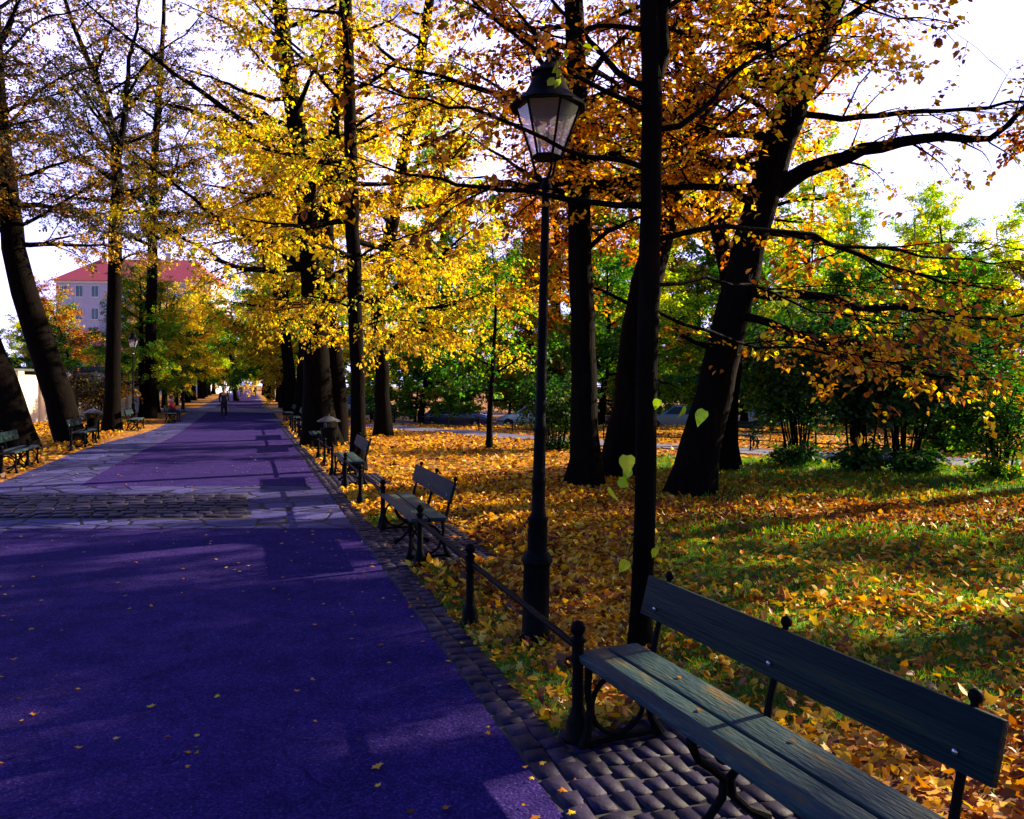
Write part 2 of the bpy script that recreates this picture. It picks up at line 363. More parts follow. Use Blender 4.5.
def strip(name, s0, s1, tl, tr, z, mat, ds=1.0):
    """a sheet in alley coordinates; tl, tr are functions of s"""
    ss = np.arange(s0, s1+1e-6, ds); nt_ = 9; rows = []
    for s in ss:
        for k in np.linspace(0, 1, nt_):
            t = tl(s)+(tr(s)-tl(s))*k; rows.append(st(s, t, z))
    n = len(ss); I = (np.arange(n-1)[:, None]*nt_+np.arange(nt_-1)[None]).ravel()
    Q = np.stack([I, I+1, I+1+nt_, I+nt_], 1).ravel()
    me = raw_mesh(name, rows, Q, np.arange(0, len(Q), 4), smooth=True); me.materials.append(mat)
    return tag(link(bpy.data.objects.new(name, me)), kind='structure')
def asphalt_mat():
    m, nt, out = nmat('asphalt'); L = nt.links.new
    tc = nd(nt, 'ShaderNodeTexCoord')
    n1 = nd(nt, 'ShaderNodeTexNoise', i_Scale=70.0, i_Detail=5.0, i_Roughness=.8); L(tc.outputs['Object'], n1.inputs['Vector'])
    n2 = nd(nt, 'ShaderNodeTexNoise', i_Scale=.55, i_Detail=6.0, i_Roughness=.6); L(tc.outputs['Object'], n2.inputs['Vector'])
    c1 = ramp(nt, n1.outputs['Fac'], [(.34, (.007, .005, .030)), (.50, (.026, .0140, .106)), (.60, (.045, .025, .152)), (.66, (.15, .12, .28))])
    c2 = ramp(nt, n2.outputs['Fac'], [(.3, (.70, .78, .80)), (.7, (1.15, 1.05, 1.1))])
    mx = nd(nt, 'ShaderNodeMix', data_type='RGBA', blend_type='MULTIPLY'); mx.inputs[0].default_value = 1; L(c1, mx.inputs[6]); L(c2, mx.inputs[7])
    vo = nd(nt, 'ShaderNodeTexVoronoi', i_Scale=55.0); L(tc.outputs['Object'], vo.inputs['Vector'])
    nw = nd(nt, 'ShaderNodeTexNoise', i_Scale=1.2, i_Detail=5.0); L(tc.outputs['Object'], nw.inputs['Vector'])
    wv = nd(nt, 'ShaderNodeMix', data_type='VECTOR'); wv.inputs[0].default_value = .35; L(tc.outputs['Object'], wv.inputs[4]); L(nw.outputs['Color'], wv.inputs[5])
    vk = nd(nt, 'ShaderNodeTexVoronoi', feature='DISTANCE_TO_EDGE', i_Scale=.42); L(wv.outputs[1], vk.inputs['Vector'])
    ck = ramp(nt, vk.outputs['Distance'], [(.001, (.70, .70, .72)), (.004, (1, 1, 1))])
    n4 = nd(nt, 'ShaderNodeTexNoise', i_Scale=3.2, i_Detail=8.0, i_Roughness=.75); L(tc.outputs['Object'], n4.inputs['Vector'])
    c4 = ramp(nt, n4.outputs['Fac'], [(.36, (.62, .66, .72)), (.52, (1, 1, 1)), (.68, (1.35, 1.25, 1.2))])
    m3 = nd(nt, 'ShaderNodeMix', data_type='RGBA', blend_type='MULTIPLY'); m3.inputs[0].default_value = 1; L(mx.outputs[2], m3.inputs[6]); L(ck, m3.inputs[7])
    mx = nd(nt, 'ShaderNodeMix', data_type='RGBA', blend_type='MULTIPLY'); mx.inputs[0].default_value = 1; L(m3.outputs[2], mx.inputs[6]); L(c4, mx.inputs[7])
    b = nd(nt, 'ShaderNodeBsdfPrincipled', i_Roughness=.95); b.inputs['Specular IOR Level'].default_value = .03
    L(mx.outputs[2], b.inputs['Base Color'])
    bp = nd(nt, 'ShaderNodeBump', i_Strength=.5, i_Distance=.008); L(vo.outputs['Distance'], bp.inputs['Height']); L(bp.outputs[0], b.inputs['Normal'])
    L(b.outputs[0], out.inputs[0]); return m
M['asphalt'] = asphalt_mat()
def crazy_mat(name, sc, lo, hi, gap):
    m, nt, out = nmat(name); L = nt.links.new
    tc = nd(nt, 'ShaderNodeTexCoord')
    nz = nd(nt, 'ShaderNodeTexNoise', i_Scale=2.0, i_Detail=3.0); L(tc.outputs['Object'], nz.inputs['Vector'])
    mxv = nd(nt, 'ShaderNodeMix', data_type='VECTOR'); mxv.inputs[0].default_value = .10; L(tc.outputs['Object'], mxv.inputs[4]); L(nz.outputs['Color'], mxv.inputs[5])
    ve = nd(nt, 'ShaderNodeTexVoronoi', feature='DISTANCE_TO_EDGE', i_Scale=sc); L(mxv.outputs[1], ve.inputs['Vector'])
    vc = nd(nt, 'ShaderNodeTexVoronoi', i_Scale=sc); L(mxv.outputs[1], vc.inputs['Vector'])
    sp = nd(nt, 'ShaderNodeSeparateColor'); L(vc.outputs['Color'], sp.inputs[0])
    c = ramp(nt, sp.outputs[0], [(0, lo), (1, hi)])
    n3 = nd(nt, 'ShaderNodeTexNoise', i_Scale=18.0, i_Detail=6.0); L(tc.outputs['Object'], n3.inputs['Vector'])
    c3 = ramp(nt, n3.outputs['Fac'], [(.3, (.6, .6, .6)), (.7, (1.2, 1.2, 1.2))])
    mm = nd(nt, 'ShaderNodeMix', data_type='RGBA', blend_type='MULTIPLY'); mm.inputs[0].default_value = 1; L(c, mm.inputs[6]); L(c3, mm.inputs[7])
    g = ramp(nt, ve.outputs['Distance'], [(gap*.4, (0, 0, 0)), (gap, (1, 1, 1))])
    mx = nd(nt, 'ShaderNodeMix', data_type='RGBA'); L(g, mx.inputs[0]); mx.inputs[6].default_value = (.006, .006, .014, 1); L(mm.outputs[2], mx.inputs[7])
    b = nd(nt, 'ShaderNodeBsdfPrincipled', i_Roughness=.75); b.inputs['Specular IOR Level'].default_value = .12
    L(mx.outputs[2], b.inputs['Base Color'])
    bp = nd(nt, 'ShaderNodeBump', i_Strength=.8, i_Distance=.02); L(g, bp.inputs['Height'])
    b2 = nd(nt, 'ShaderNodeBump', i_Strength=.4, i_Distance=.01); L(n3.outputs['Fac'], b2.inputs['Height']); L(bp.outputs[0], b2.inputs['Normal']); L(b2.outputs[0], b.inputs['Normal'])
    L(b.outputs[0], out.inputs[0]); return m
M['flags'] = crazy_mat('irregular_flagstones', 1.9, (.024, .023, .105), (.066, .062, .21), .05)
M['bed'] = plain('joint_soil', [(.3, (.006, .006, .012)), (.7, (.016, .014, .022))], 20, .9)
TL = lambda s: -3.1+.5*sstep(20, 36, s)
LEFT = lambda s: -4.7+.9*sstep(26, 38, s)
strip('asphalt_path', -8, 300, TL, lambda s: 1.38, .006, M['asphalt'], 2.0)
strip('flagstone_strip', -8, 300, LEFT, TL, .010, M['flags'], 2.0)
strip('stone_border_bed', -8, 300, lambda s: 1.38, lambda s: 1.66, .004, M['bed'], 2.0)
# the paved band across the alley, parallel to the bench rails' far ends
fr = lambda t: 11.5-.33*t; bk = lambda t: 16.2-.33*t
def band(name, t0, t1, w0, w1, z, mat):
    mb = MB(); n = 12
    for k in range(n):
        a = t0+(t1-t0)*k/n; b = t0+(t1-t0)*(k+1)/n
        mb.quad(*[st(fr(t)+(bk(t)-fr(t))*w, t, z) for t, w in ((a, w0), (b, w0), (b, w1), (a, w1))])
    return tag(mb.build(name, mat), kind='structure')
band('flagstone_crossing', -4.7, 1.38, 0, 1, .014, M['flags'])
band('sett_bed', -5.0, .0, .17, .75, .018, M['bed'])

def stones_mesh(name, C, E1, E2, h, tint, mat, inset=.12):
    """C centres, E1/E2 half axes; slightly domed, tilted setts"""
    n = len(C); g = np.random.default_rng(n)
    q = np.array([(-1, -1), (1, -1), (1, 1), (-1, 1)])
    jit = g.normal(0, .09, (n, 4, 2))
    lo = C[:, None]+(q[None, :, :1]+jit[..., :1])*E1[:, None]+(q[None, :, 1:]+jit[..., 1:])*E2[:, None]
    mid = C[:, None]+(lo-C[:, None])*.97; hi = C[:, None]+(lo-C[:, None])*(1-inset)
    tl_ = g.normal(0, .14, (n, 2)); z = h*(1+(q[None]*tl_[:, None]).sum(-1)+g.normal(0, .15, (n, 1)))
    lo[..., 2] = 0; mid[..., 2] = C[:, None, 2]+z*.72; hi[..., 2] = C[:, None, 2]+z
    V = np.concatenate([lo, mid, hi], 1)
    fs = []
    for a in (0, 4):
        for k in range(4): fs.append((a+k, a+(k+1) % 4, a+4+(k+1) % 4, a+4+k))
    fs.append((8, 9, 10, 11)); fl = np.array(fs).ravel()
    loops = (fl[None]+12*np.arange(n)[:, None]).ravel()
    me = raw_mesh(name, V.reshape(-1, 3), loops, np.arange(0, len(loops), 4), {'tint': ('FACE', np.repeat(tint, 9))})
    me.materials.append(mat)
    return tag(link(bpy.data.objects.new(name, me)), kind='structure')
def sett_mat():
    m, nt, out = nmat('granite_setts'); L = nt.links.new
    a = nd(nt, 'ShaderNodeAttribute', attribute_name='tint'); tc = nd(nt, 'ShaderNodeTexCoord')
    c = ramp(nt, a.outputs['Fac'], [(0, (.006, .0045, .020)), (.6, (.012, .009, .038)), (1, (.025, .019, .056))])
    n3 = nd(nt, 'ShaderNodeTexNoise', i_Scale=30.0, i_Detail=6.0); L(tc.outputs['Object'], n3.inputs['Vector'])
    c3 = ramp(nt, n3.outputs['Fac'], [(.3, (.55, .55, .55)), (.7, (1.3, 1.25, 1.2))])
    mm = nd(nt, 'ShaderNodeMix', data_type='RGBA', blend_type='MULTIPLY'); mm.inputs[0].default_value = 1; L(c, mm.inputs[6]); L(c3, mm.inputs[7])
    b = nd(nt, 'ShaderNodeBsdfPrincipled', i_Roughness=.65); b.inputs['Specular IOR Level'].default_value = .15; L(mm.outputs[2], b.inputs['Base Color'])
    bp = nd(nt, 'ShaderNodeBump', i_Strength=.5, i_Distance=.01); L(n3.outputs['Fac'], bp.inputs['Height']); L(bp.outputs[0], b.inputs['Normal'])
    L(b.outputs[0], out.inputs[0]); return m
M['sett'] = sett_mat()
u3 = np.array((U[0], U[1], 0)); n3_ = np.array((N[0], N[1], 0))
def sett_rows(name, s0, s1, t0, nrow, ls, lt, h, g, z=.0, along=True):
    C, A, B, T = [], [], [], []
    for r in range(nrow):
        s = s0+g.uniform(0, ls)
        while s < s1:
            l = ls*g.uniform(.75, 1.25); t = t0+(r+.5)*lt+g.normal(0, .006)
            C.append(st(s+l/2, t, z)); A.append(u3*(l/2-.005)); B.append(n3_*(lt/2-.0045)); T.append(g.uniform(0, 1)); s += l
    return np.array(C), np.array(A), np.array(B), np.array(T)
g = np.random.default_rng(3)
C, A, B, T = sett_rows('', 0, 60, 1.40, 2, .16, .125, .022, g)
stones_mesh('sett_border', C, A, B, .017, T, M['sett'], .06)
# paving under the benches
def pad(s0, s1, g):
    strip('bench_pad_bed', s0, s1, lambda s: 1.66, lambda s: 2.72, .0045, M['bed'], (s1-s0)/4)
    C, A, B, T = sett_rows('', s0, s1-.1, 1.665, 10, .165, .104, .02, g)
    stones_mesh('bench_paving', C, A, B, .013, T*.7, M['sett'], .05)
pad(.4, 4.25, g)
for s in (9.85, 16.6): pad(s-1.2, s+1.2, g)
# the dark setts in the middle of the band
C, A, B, T = [], [], [], []
for r in range(9):
    w = .185+(r+.5)*.061; t = -4.95+g.uniform(0, .2)
    while t < -.2:
        l = .27*g.uniform(.8, 1.25); tt = t+l/2
        C.append(st(fr(tt)+(bk(tt)-fr(tt))*w, tt, .018)); dv = np.array((N[0]-.33*U[0], N[1]-.33*U[1], 0))
        A.append(dv*(l/2-.014)); B.append(u3*(.287/2-.018)); T.append(g.uniform(0, .8)); t += l
stones_mesh('sett_crossing', np.array(C), np.array(A), np.array(B), .02, np.array(T), M['sett'], .07)

# the second path beyond the lawn
SP = resample([(-13.2, 43.5, 0), (-10, 40.5, 0), (-3, 33, 0), (3.2, 26.6, 0), (9, 21.8, 0), (16, 17.4, 0), (30, 10, 0)], 90)
def ribbon(name, p, hw, z, mat, off=0.0):
    t = np.gradient(p, axis=0); t[:, 2] = 0; t = unit(t); s_ = np.stack([-t[:, 1], t[:, 0], 0*t[:, 0]], 1)
    V = []
    for k in (-1, -.5, 0, .5, 1):
        q = p+s_*(hw*k+off); q[:, 2] = gz(q[:, 0], q[:, 1])+z; V.append(q)
    V = np.stack(V, 1); n = len(p)
    I = (np.arange(n-1)[:, None]*5+np.arange(4)[None]).ravel(); Q = np.stack([I, I+1, I+6, I+5], 1).ravel()
    me = raw_mesh(name, V.reshape(-1, 3), Q, np.arange(0, len(Q), 4), smooth=True); me.materials.append(mat)
    return tag(link(bpy.data.objects.new(name, me)), kind='structure')
M['grey_path'] = plain('grey_gravel', [(.3, (.05, .05, .12)), (.7, (.11, .11, .20))], 12, .85, .3)
ribbon('side_path', SP, .95, .03, M['grey_path'])
ribbon('street', resample([(-30, 62, 0), (-8, 54, 0), (10, 50, 0), (40, 46, 0)], 60), 3.6, .03, M['grey_path'])

# ------------------------------------------------------------------ fallen leaves and grass
def scatter(n, d0, d1, g, amax=42, keep=None):
    d = np.sqrt(g.uniform(d0*d0, d1*d1, n)); a = np.radians(g.uniform(-amax, amax, n))
    x = d*np.sin(a); y = d*np.cos(a); k = keep(x, y) > g.uniform(0, 1, n)
    return x[k], y[k]
def on_lawn(x, y):
    s, t = tos(x, y)
    pads = ((s > .3) & (s < 4.2) & (t < 2.75)) | ((np.abs(s-9.85) < 1.25) & (t < 2.7)) | ((np.abs(s-16.6) < 1.25) & (t < 2.7))
    ok = ((t > 1.64) & ~pads) | (t < -4.75)
    near = np.min(np.hypot(x[:, None]-SP[None, :, 0], y[:, None]-SP[None, :, 1]), axis=1) if len(x) else 0
    ok &= near > 1.0
    return ok
def leaf_keep(x, y):
    return on_lawn(x, y)*(1-.50*greenness(x, y))*(.55+.6*vnoise(x, y, .7, 5))
def litter(name, x, y, size, tpl, g, lift=.03, tilt=.35, tmul=1.0):
    n = len(x); z = gz(x, y)+g.uniform(.004, lift, n)
    a = g.uniform(0, 2*np.pi, n); D = np.stack([np.cos(a), np.sin(a), g.normal(0, tilt, n)], 1)
    Nn = np.stack([g.normal(0, tilt, n), g.normal(0, tilt, n), np.ones(n)], 1); Nn[:, 2] *= g.choice((-1, 1), n)
    cl = vnoise(x, y, .9, 9)
    rus_shade = sstep(9.5, 11, y)*(1-sstep(13, 14.5, y))*sstep(1, 3, x)  # russet leaf band, the trees' shadow on the lawn put into the tint
    tint = np.clip((.30*cl+.80*g.uniform(0, 1, n)-.05)*tmul*(1-.40*rus_shade), 0, 1)
    me = leaf_mesh(name, np.stack([x, y, z], 1), D, Nn, size*np.clip(g.normal(.9, .28, n), .35, 1.6), tint, tpl, g.normal(.6, 1.1, n))
    me.materials.append(M['litter'])
    return tag(link(bpy.data.objects.new(name, me)), kind='stuff')
g = np.random.default_rng(21)
x, y = scatter(13000, 2.6, 8, g, keep=leaf_keep); litter('fallen_leaves', x, y, .060, T_OVAL, g, .07, .7, .8)
x, y = scatter(14000, 2.6, 8, g, keep=leaf_keep); litter('fallen_leaves', x, y, .066, T_MAPLE, g, .06, .6)
x, y = scatter(80000, 7.5, 17, g, keep=leaf_keep); litter('fallen_leaves', x, y, .085, T_OVAL, g, .06, .5)
x, y = scatter(90000, 16, 46, g, keep=leaf_keep); litter('fallen_leaves', x, y, .13, T_KITE, g, .06, .45)
def path_keep(x, y):
    s, t = tos(x, y); return ((t > -4.7) & (t < 1.66))*(.075+.55*np.exp(-(1.6-t)/.22)+.10*np.exp(-(1.6-t)/1.0))*np.clip(12/np.hypot(x, y), .1, 1)
x, y = scatter(26000, 3, 26, g, keep=path_keep); litter('path_leaves', x, y, .034, T_MAPLE, g, .035, .12, .9)
def pad_keep(x, y):
    s, t = tos(x, y); return ((t > 1.6) & (t < 2.75) & ((s < 4.3) | (np.abs(s-9.85) < 1.3)))*(.25)
x, y = scatter(2200, 2.5, 12, g, keep=pad_keep); litter('path_leaves', x, y, .065, T_MAPLE, g, .045, .15, .9)
def grass(n, d0, d1, size, g):
    x, y = scatter(n, d0, d1, g, keep=lambda x, y: on_lawn(x, y)*np.clip(greenness(x, y)*1.5, 0.03, 1))
    n = len(x); D = np.stack([g.normal(0, .45, n), g.normal(0, .45, n), np.ones(n)], 1)
    a = g.uniform(0, 6.28, n); Nn = np.stack([np.cos(a), np.sin(a), g.normal(0, .2, n)], 1)
    me = leaf_mesh('grass', np.stack([x, y, gz(x, y)-.004], 1), D, Nn, size*g.uniform(.5, 1.3, n), np.clip(.5*vnoise(x, y, .6, 12)+.5*g.uniform(0, 1, n), 0, 1),
                   (np.array([(-.05, 0, 0), (.05, 0, 0), (.02, .7, .08), (0, 1, .25)]), [(0, 1, 2), (0, 2, 3)]))
    me.materials.append(M['grass']); tag(link(bpy.data.objects.new('grass', me)), kind='stuff')
grass(150000, 3.2, 12, .060, g); grass(110000, 11, 24, .11, g)
# ------------------------------------------------------------------ trees traced on the photograph, each at its own distance
# the slender tree beside the lamp post
T = Tree(101, .068, T_OVAL, .40, 9, .22)
d = 6.0
p, r = T.trunk(np.concatenate([px(d, (640, 650), (643, 560), (646, 460), (648, 330), (651, 200), (652, 90), (650, 20), (648, -120), (655, -400), (650, -640))]), [.082, .080, .080, .076, .066, .05, .03], 30, 14, 1.25, .03)
T.limb(px(d, (653, 90), (664, 20), (680, -60), (700, -200, 6.2), (730, -420, 6.5)), .05, .01, n=16, start=.3, sides=8)
for pts, r0 in (
    ([(646, 205), (590, 203), (540, 193, 6.1), (473, 183, 6.3), (410, 176, 6.6), (340, 150, 7.0)], .026),
    ([(650, 95), (615, 68), (592, 43), (572, 22), (552, 0, 5.9), (510, -60, 5.7)], .030),
    ([(648, 30), (612, 26), (590, 27), (570, 40, 5.8), (540, 30, 5.5)], .022),
    ([(646, 112), (605, 90), (569, 70), (506, 30, 6.2), (473, 0, 6.4), (430, -40, 6.6)], .022),
    ([(645, 168), (622, 161), (572, 151), (493, 115, 5.9), (413, 98, 5.7), (340, 75, 5.5)], .022),
    ([(656, 240), (690, 233), (740, 228, 6.3), (800, 232, 6.6), (850, 245, 6.9), (950, 258, 7.4), (1060, 264, 8.0)], .024),
    ([(655, 130), (684, 124), (714, 97, 6.2), (735, 70, 6.5), (790, 40, 6.8), (850, 20, 7.0)], .026),
    ([(654, 310), (700, 330, 6.3), (760, 345, 6.8), (830, 352, 7.3), (900, 362, 7.8), (990, 352, 8.5)], .015),
    ([(655, 285), (720, 282, 6.4), (790, 300, 6.9), (870, 322, 7.4), (960, 318, 8.2)], .016),
    ([(652, 20), (690, -10), (740, -25, 6.4), (800, -20, 6.7), (880, 10, 7.0), (960, 25, 7.3)], .022),
    ([(650, -40), (700, -80), (780, -110, 6.6), (860, -90, 7.2)], .022),
    ([(650, -60), (600, -110), (520, -130, 6.2), (420, -120, 6.6)], .022)):
    T.limb(px(d, *pts), r0, .005, .45 if pts[-1][1] < 60 and pts[-1][0] > 840 else .5 if pts[-1][0] > 840 else .75, .22, 16, 7, secl=.32)
T.crown_auto(p, r, 9, 5.6, 7.9, 1.6, .8, (.1, .8), leafy=.6)
slender = T.build('slender_tree', at(640, 650, 6.0), 'slender dark tree with coppery leaves rising just behind the nearest bench', 'tree', 'brown')

# great leaning tree right of centre
T = Tree(102, .10, T_KITE, .55, 14, .2)
d = 14.3
p, r = T.trunk(px(d, (690, 497), (700, 450), (712, 400), (735, 300), (765, 190), (800, 90), (832, 0), (866, -110), (890, -230), (900, -330)), [.35, .32, .30, .285, .26, .22, .18, .13, .08], 34, 16, 1.45)
for pts, r0, lf in (
    ([(777, 191), (800, 174), (843, 158, 13.8), (890, 143, 13.4), (936, 136, 13), (994, 137, 12.6), (1024, 103, 12.4), (1060, 70, 12)], .17, .75),
    ([(795, 100), (810, 116), (870, 116, 14), (950, 110, 13.5), (1016, 103, 13), (1090, 95, 12)], .07, .7),
    ([(765, 205), (740, 196, 14.6), (717, 180, 15), (694, 173, 15.5)], .11, .8),
    ([(738, 292), (780, 296, 13.6), (821, 296, 13), (865, 309, 12.4), (911, 309, 12), (988, 318, 11.5), (1060, 312, 11)], .09, 1.0),
    ([(735, 310), (777, 325, 13.4), (826, 344, 12.8), (856, 340, 12.4), (876, 357, 12), (929, 375, 11.5), (1020, 380, 11)], .085, 1.0),
    ([(722, 350), (690, 340, 14), (672, 325, 13.8)], .07, .3),
    ([(758, 230), (820, 240, 15), (900, 270, 15.5), (1000, 290, 16), (1080, 280, 16)], .07, 1.0),
    ([(820, 40), (860, 10, 14), (920, -30, 13.5), (1000, -50, 13)], .10, .15),
    ([(805, 75), (770, 40, 14.6), (730, 10, 15), (690, -40, 15)], .09, 1.0),
    ([(790, 130), (750, 100, 13.5), (710, 80, 13), (670, 60, 12.5)], .07, 1.0),
    ([(830, 0), (800, -40), (750, -70), (690, -90)], .08, 1.0)):
    T.limb(px(d, *pts), r0, .008, lf*.7, .2, 16, 8, sec=18, secl=.3)
T.crown_auto(p, r, 15, 5.4, 8.8, 3.4, 3.2, (-.05, .3), leafy=.85, az=(1.7, 4.9))
T.crown_auto(p, r, 14, 9.0, 13.4, 3.4, 1.6, (.1, .8), leafy=.6, az=(1.4, 5.0))
T.build('leaning_tree', at(690, 497, d), 'massive dark tree leaning right over the lawn with honey coloured leaves', 'tree', 'honey')

# upright tree left of it, and the second leaning one close by
T = Tree(103, .10, T_KITE, .55, 14, .2); d = 15.7
p, r = T.trunk(px(d, (584, 487), (585, 440), (583, 350), (580, 250), (577, 100), (573, -50), (577, -200), (580, -330)), [.28, .25, .23, .215, .19, .16, .12, .07], 30, 14, 1.6)
for pts, r0 in (([(580, 190), (545, 130), (500, 90, 15), (450, 60, 14.5)], .09), ([(578, 90), (620, 40), (670, 10, 15.2), (720, -10, 15)], .08),
                ([(580, 260), (610, 230), (650, 215, 16.3), (700, 200, 17)], .06), ([(577, 120), (540, 60), (500, 20, 15.6), (460, -20, 15)], .08)):
    T.limb(px(d, *pts), r0, .008, 1.0, .25, 14, 7, sec=15, secl=.32)
T.crown_auto(p, r, 17, 5.2, 9.4, 3.8, 3.2, (-.1, .3), leafy=.65)
T.crown_auto(p, r, 12, 9.4, 13.4, 3.0, 1.4, (.1, .8), leafy=.7)
T.build('upright_tree', at(584, 487, d), 'straight dark tree on the lawn right behind the lamp post', 'tree', 'amber')
T = Tree(104, .10, T_KITE, .55, 14, .2); d = 17.0
p, r = T.trunk(px(d, (621, 478), (628, 430), (634, 380), (643, 300), (664, 215), (690, 130), (714, 90), (747, 45), (780, -15), (820, -100), (845, -200), (850, -290)), [.44, .39, .34, .29, .26, .23, .19, .15, .11, .07], 34, 14, 1.35)
for pts, r0 in (([(660, 230), (640, 150), (625, 70, 17.5), (610, 0, 18)], .13), ([(690, 130), (675, 60), (680, 0, 17), (690, -60, 17)], .09), ([(640, 310), (600, 290), (560, 280, 16.5), (520, 290, 16)], .05),
                ([(700, 110), (740, 130), (790, 150, 18), (850, 150, 19)], .08)):
    T.limb(px(d, *pts), r0, .008, 1.0, .25, 14, 7, sec=15, secl=.32)
T.crown_auto(p, r, 17, 5.5, 10, 4.0, 3.4, (-.1, .3), leafy=.6)
T.crown_auto(p, r, 12, 10, 14.0, 3.2, 1.6, (.1, .8), leafy=.7)
T.build('leaning_tree', at(621, 478, d), 'dark tree curving right between the straight trunk and the massive leaning tree', 'tree', 'amber')
T = Tree(105, .10, T_KITE, .5, 13, .2); d = 18.5
p, r = T.trunk(px(d, (726, 470), (727, 410), (735, 330), (728, 270), (712, 200), (700, 140), (690, 60), (685, -60), (690, -160)), [.27, .24, .22, .2, .18, .15, .12, .08, .04], 26, 12, 1.5)
T.crown_auto(p, r, 22, 5.6, 13.5, 3.6, 1.5, (-.1, .7), leafy=.6)
T.build('forked_tree', at(726, 470, d), 'thinner crooked tree showing behind the base of the massive leaning tree', 'tree', 'honey')

# right-hand row along the alley
T = Tree(111, .10, T_KITE, .6, 14, .3); d = 25.8
p, r = T.trunk(px(d, (322, 447), (318, 400), (316, 330), (310, 240), (300, 150), (286, 60), (276, -40), (270, -150), (272, -220)), [.50, .42, .38, .34, .30, .25, .2, .12, .06], 34, 16, 1.5)
T.limb(px(d, (338, 447, 26.3), (334, 390, 26.3), (328, 330, 26.2), (325, 240, 26.3), (335, 150, 26.6), (340, 40, 27), (345, -120, 27)), .36, .05, 1.0, .4, 22, 12, sec=22, secl=.28)
for pts, r0, lf in (([(308, 268), (270, 250), (232, 229, 25), (195, 200, 24.5), (160, 173, 24), (130, 150, 24)], .13, .6), ([(300, 165), (276, 151), (216, 118, 25), (140, 100, 24), (90, 90, 23.5)], .14, .3),
                    ([(298, 150), (260, 130, 25.4), (199, 90, 25), (126, 37, 24.4), (83, 0, 24), (60, -30, 24)], .12, .25), ([(292, 100), (255, 96), (219, 80, 26), (156, 60, 26.5)], .08, .4),
                    ([(286, 60), (260, 40), (239, 30, 25), (176, 0, 24)], .08, .5), ([(312, 290), (345, 270), (385, 250, 25), (430, 240, 24.5)], .09, 1.0),
                    ([(316, 330), (280, 310, 25.4), (250, 305, 25), (215, 300, 24.5)], .08, 1.0), ([(316, 320), (350, 330, 25), (390, 335, 24.4), (430, 340, 24)], .07, 1.0),
                    ([(305, 200), (280, 190, 24.6), (250, 200, 23.6), (225, 210, 23)], .07, 1.0)):
    T.limb(px(d, *pts), r0, .01, lf, .25, 15, 8, sec=17, secl=.3)
T.crown_auto(p, r, 34, 4.6, 20, 4.8, 2.2, (-.2, .8))
T.build('golden_tree', at(322, 447, d), 'thick dark double trunk with golden leaves beside the alley', 'tree', 'gold')
T = Tree(112, .10, T_KITE, .55, 14, .3); d = 18.4
p, r = T.trunk(px(d, (358, 471), (358, 400), (355, 300), (351, 170), (349, 80), (347, 0), (345, -120), (346, -230)), [.18, .165, .165, .155, .13, .11, .07, .03], 30, 12, 1.3)
for pts, r0 in (([(352, 170), (332, 163), (300, 157, 18), (276, 151, 17.6), (216, 118, 17)], .045), ([(349, 80), (322, 62), (299, 50, 18), (252, 0, 17.5), (220, -30, 17)], .045), ([(354, 260), (380, 245), (410, 235, 18), (450, 215, 17.6)], .035),
                ([(355, 310), (330, 300), (300, 296, 18), (270, 300, 17.6)], .03), ([(350, 130), (380, 110), (420, 100, 18), (460, 80, 17.5)], .04), ([(355, 330), (385, 320, 17.6), (420, 322, 17), (450, 330, 16.6)], .03)):
    T.limb(px(d, *pts), r0, .006, 1.0, .25, 14, 7, sec=14, secl=.34)
T.crown_auto(p, r, 26, 3.8, 15, 3.2, 1.4, (-.15, .8))
T.build('golden_tree', at(358, 471, d), 'slim straight golden tree standing behind the third bench on the right', 'tree', 'gold')
T = Tree(113, .105, T_KITE, .6, 15, .25); d = 30.0
p, r = T.trunk(px(d, (383, 436), (382, 380), (378, 300), (391, 230), (405, 150), (416, 83), (428, 10), (440, -60), (450, -160)), [.30, .26, .25, .25, .22, .2, .17, .12, .06], 30, 12, 1.4)
for pts, r0 in (([(379, 298), (400, 285), (423, 275, 29), (458, 240, 28.5), (490, 215, 28)], .12), ([(402, 175), (430, 162), (456, 153, 29), (473, 130, 28.5), (500, 110, 28)], .11), ([(379, 300), (360, 280), (350, 250, 30.5)], .1),
                ([(382, 340), (420, 330, 29), (470, 335, 28), (510, 345, 27.5)], .08)):
    T.limb(px(d, *pts), r0, .01, 1.0, .25, 14, 8, sec=16, secl=.34)
T.crown_auto(p, r, 36, 4.6, 21, 5.2, 2.4, (-.15, .8))
T.build('golden_tree', at(383, 436, d), 'golden tree with a bent trunk leaning right, behind the slim straight one', 'tree', 'gold')

# left-hand row
T = Tree(121, .095, T_KITE, .5, 17, .25, density=1.45); d = 24.0
p, r = T.trunk(px(d, (17, 451), (5, 400), (-16, 340), (-40, 250), (-60, 140), (-70, 0), (-75, -150)), [.52, .46, .40, .34, .26, .18, .08], 26, 14, 1.3)
T.limb(px(d, (-58, 140), (-30, 90), (0, 40, 23.5), (20, 0, 23), (40, -50, 23)), .12, .01, .4, .3, 14, 8, sec=14, secl=.3)
T.crown_auto(p, r, 16, 6.5, 16, 4.2, 1.8, (.0, .8), leafy=.8)
T.build('leaning_tree', at(17, 451, d), 'black leaning trunk at the left edge behind the nearest left bench', 'tree', 'purple')
T = Tree(122, .095, T_KITE, .5, 17, .25, density=1.45); d = 27.2
p, r = T.trunk(px(d, (72, 442), (58, 395), (38, 335), (18, 270), (8, 190), (0, 110), (-6, 0), (-12, -110), (-14, -200)), [.46, .44, .40, .33, .24, .19, .15, .1, .05], 30, 14, 1.15)
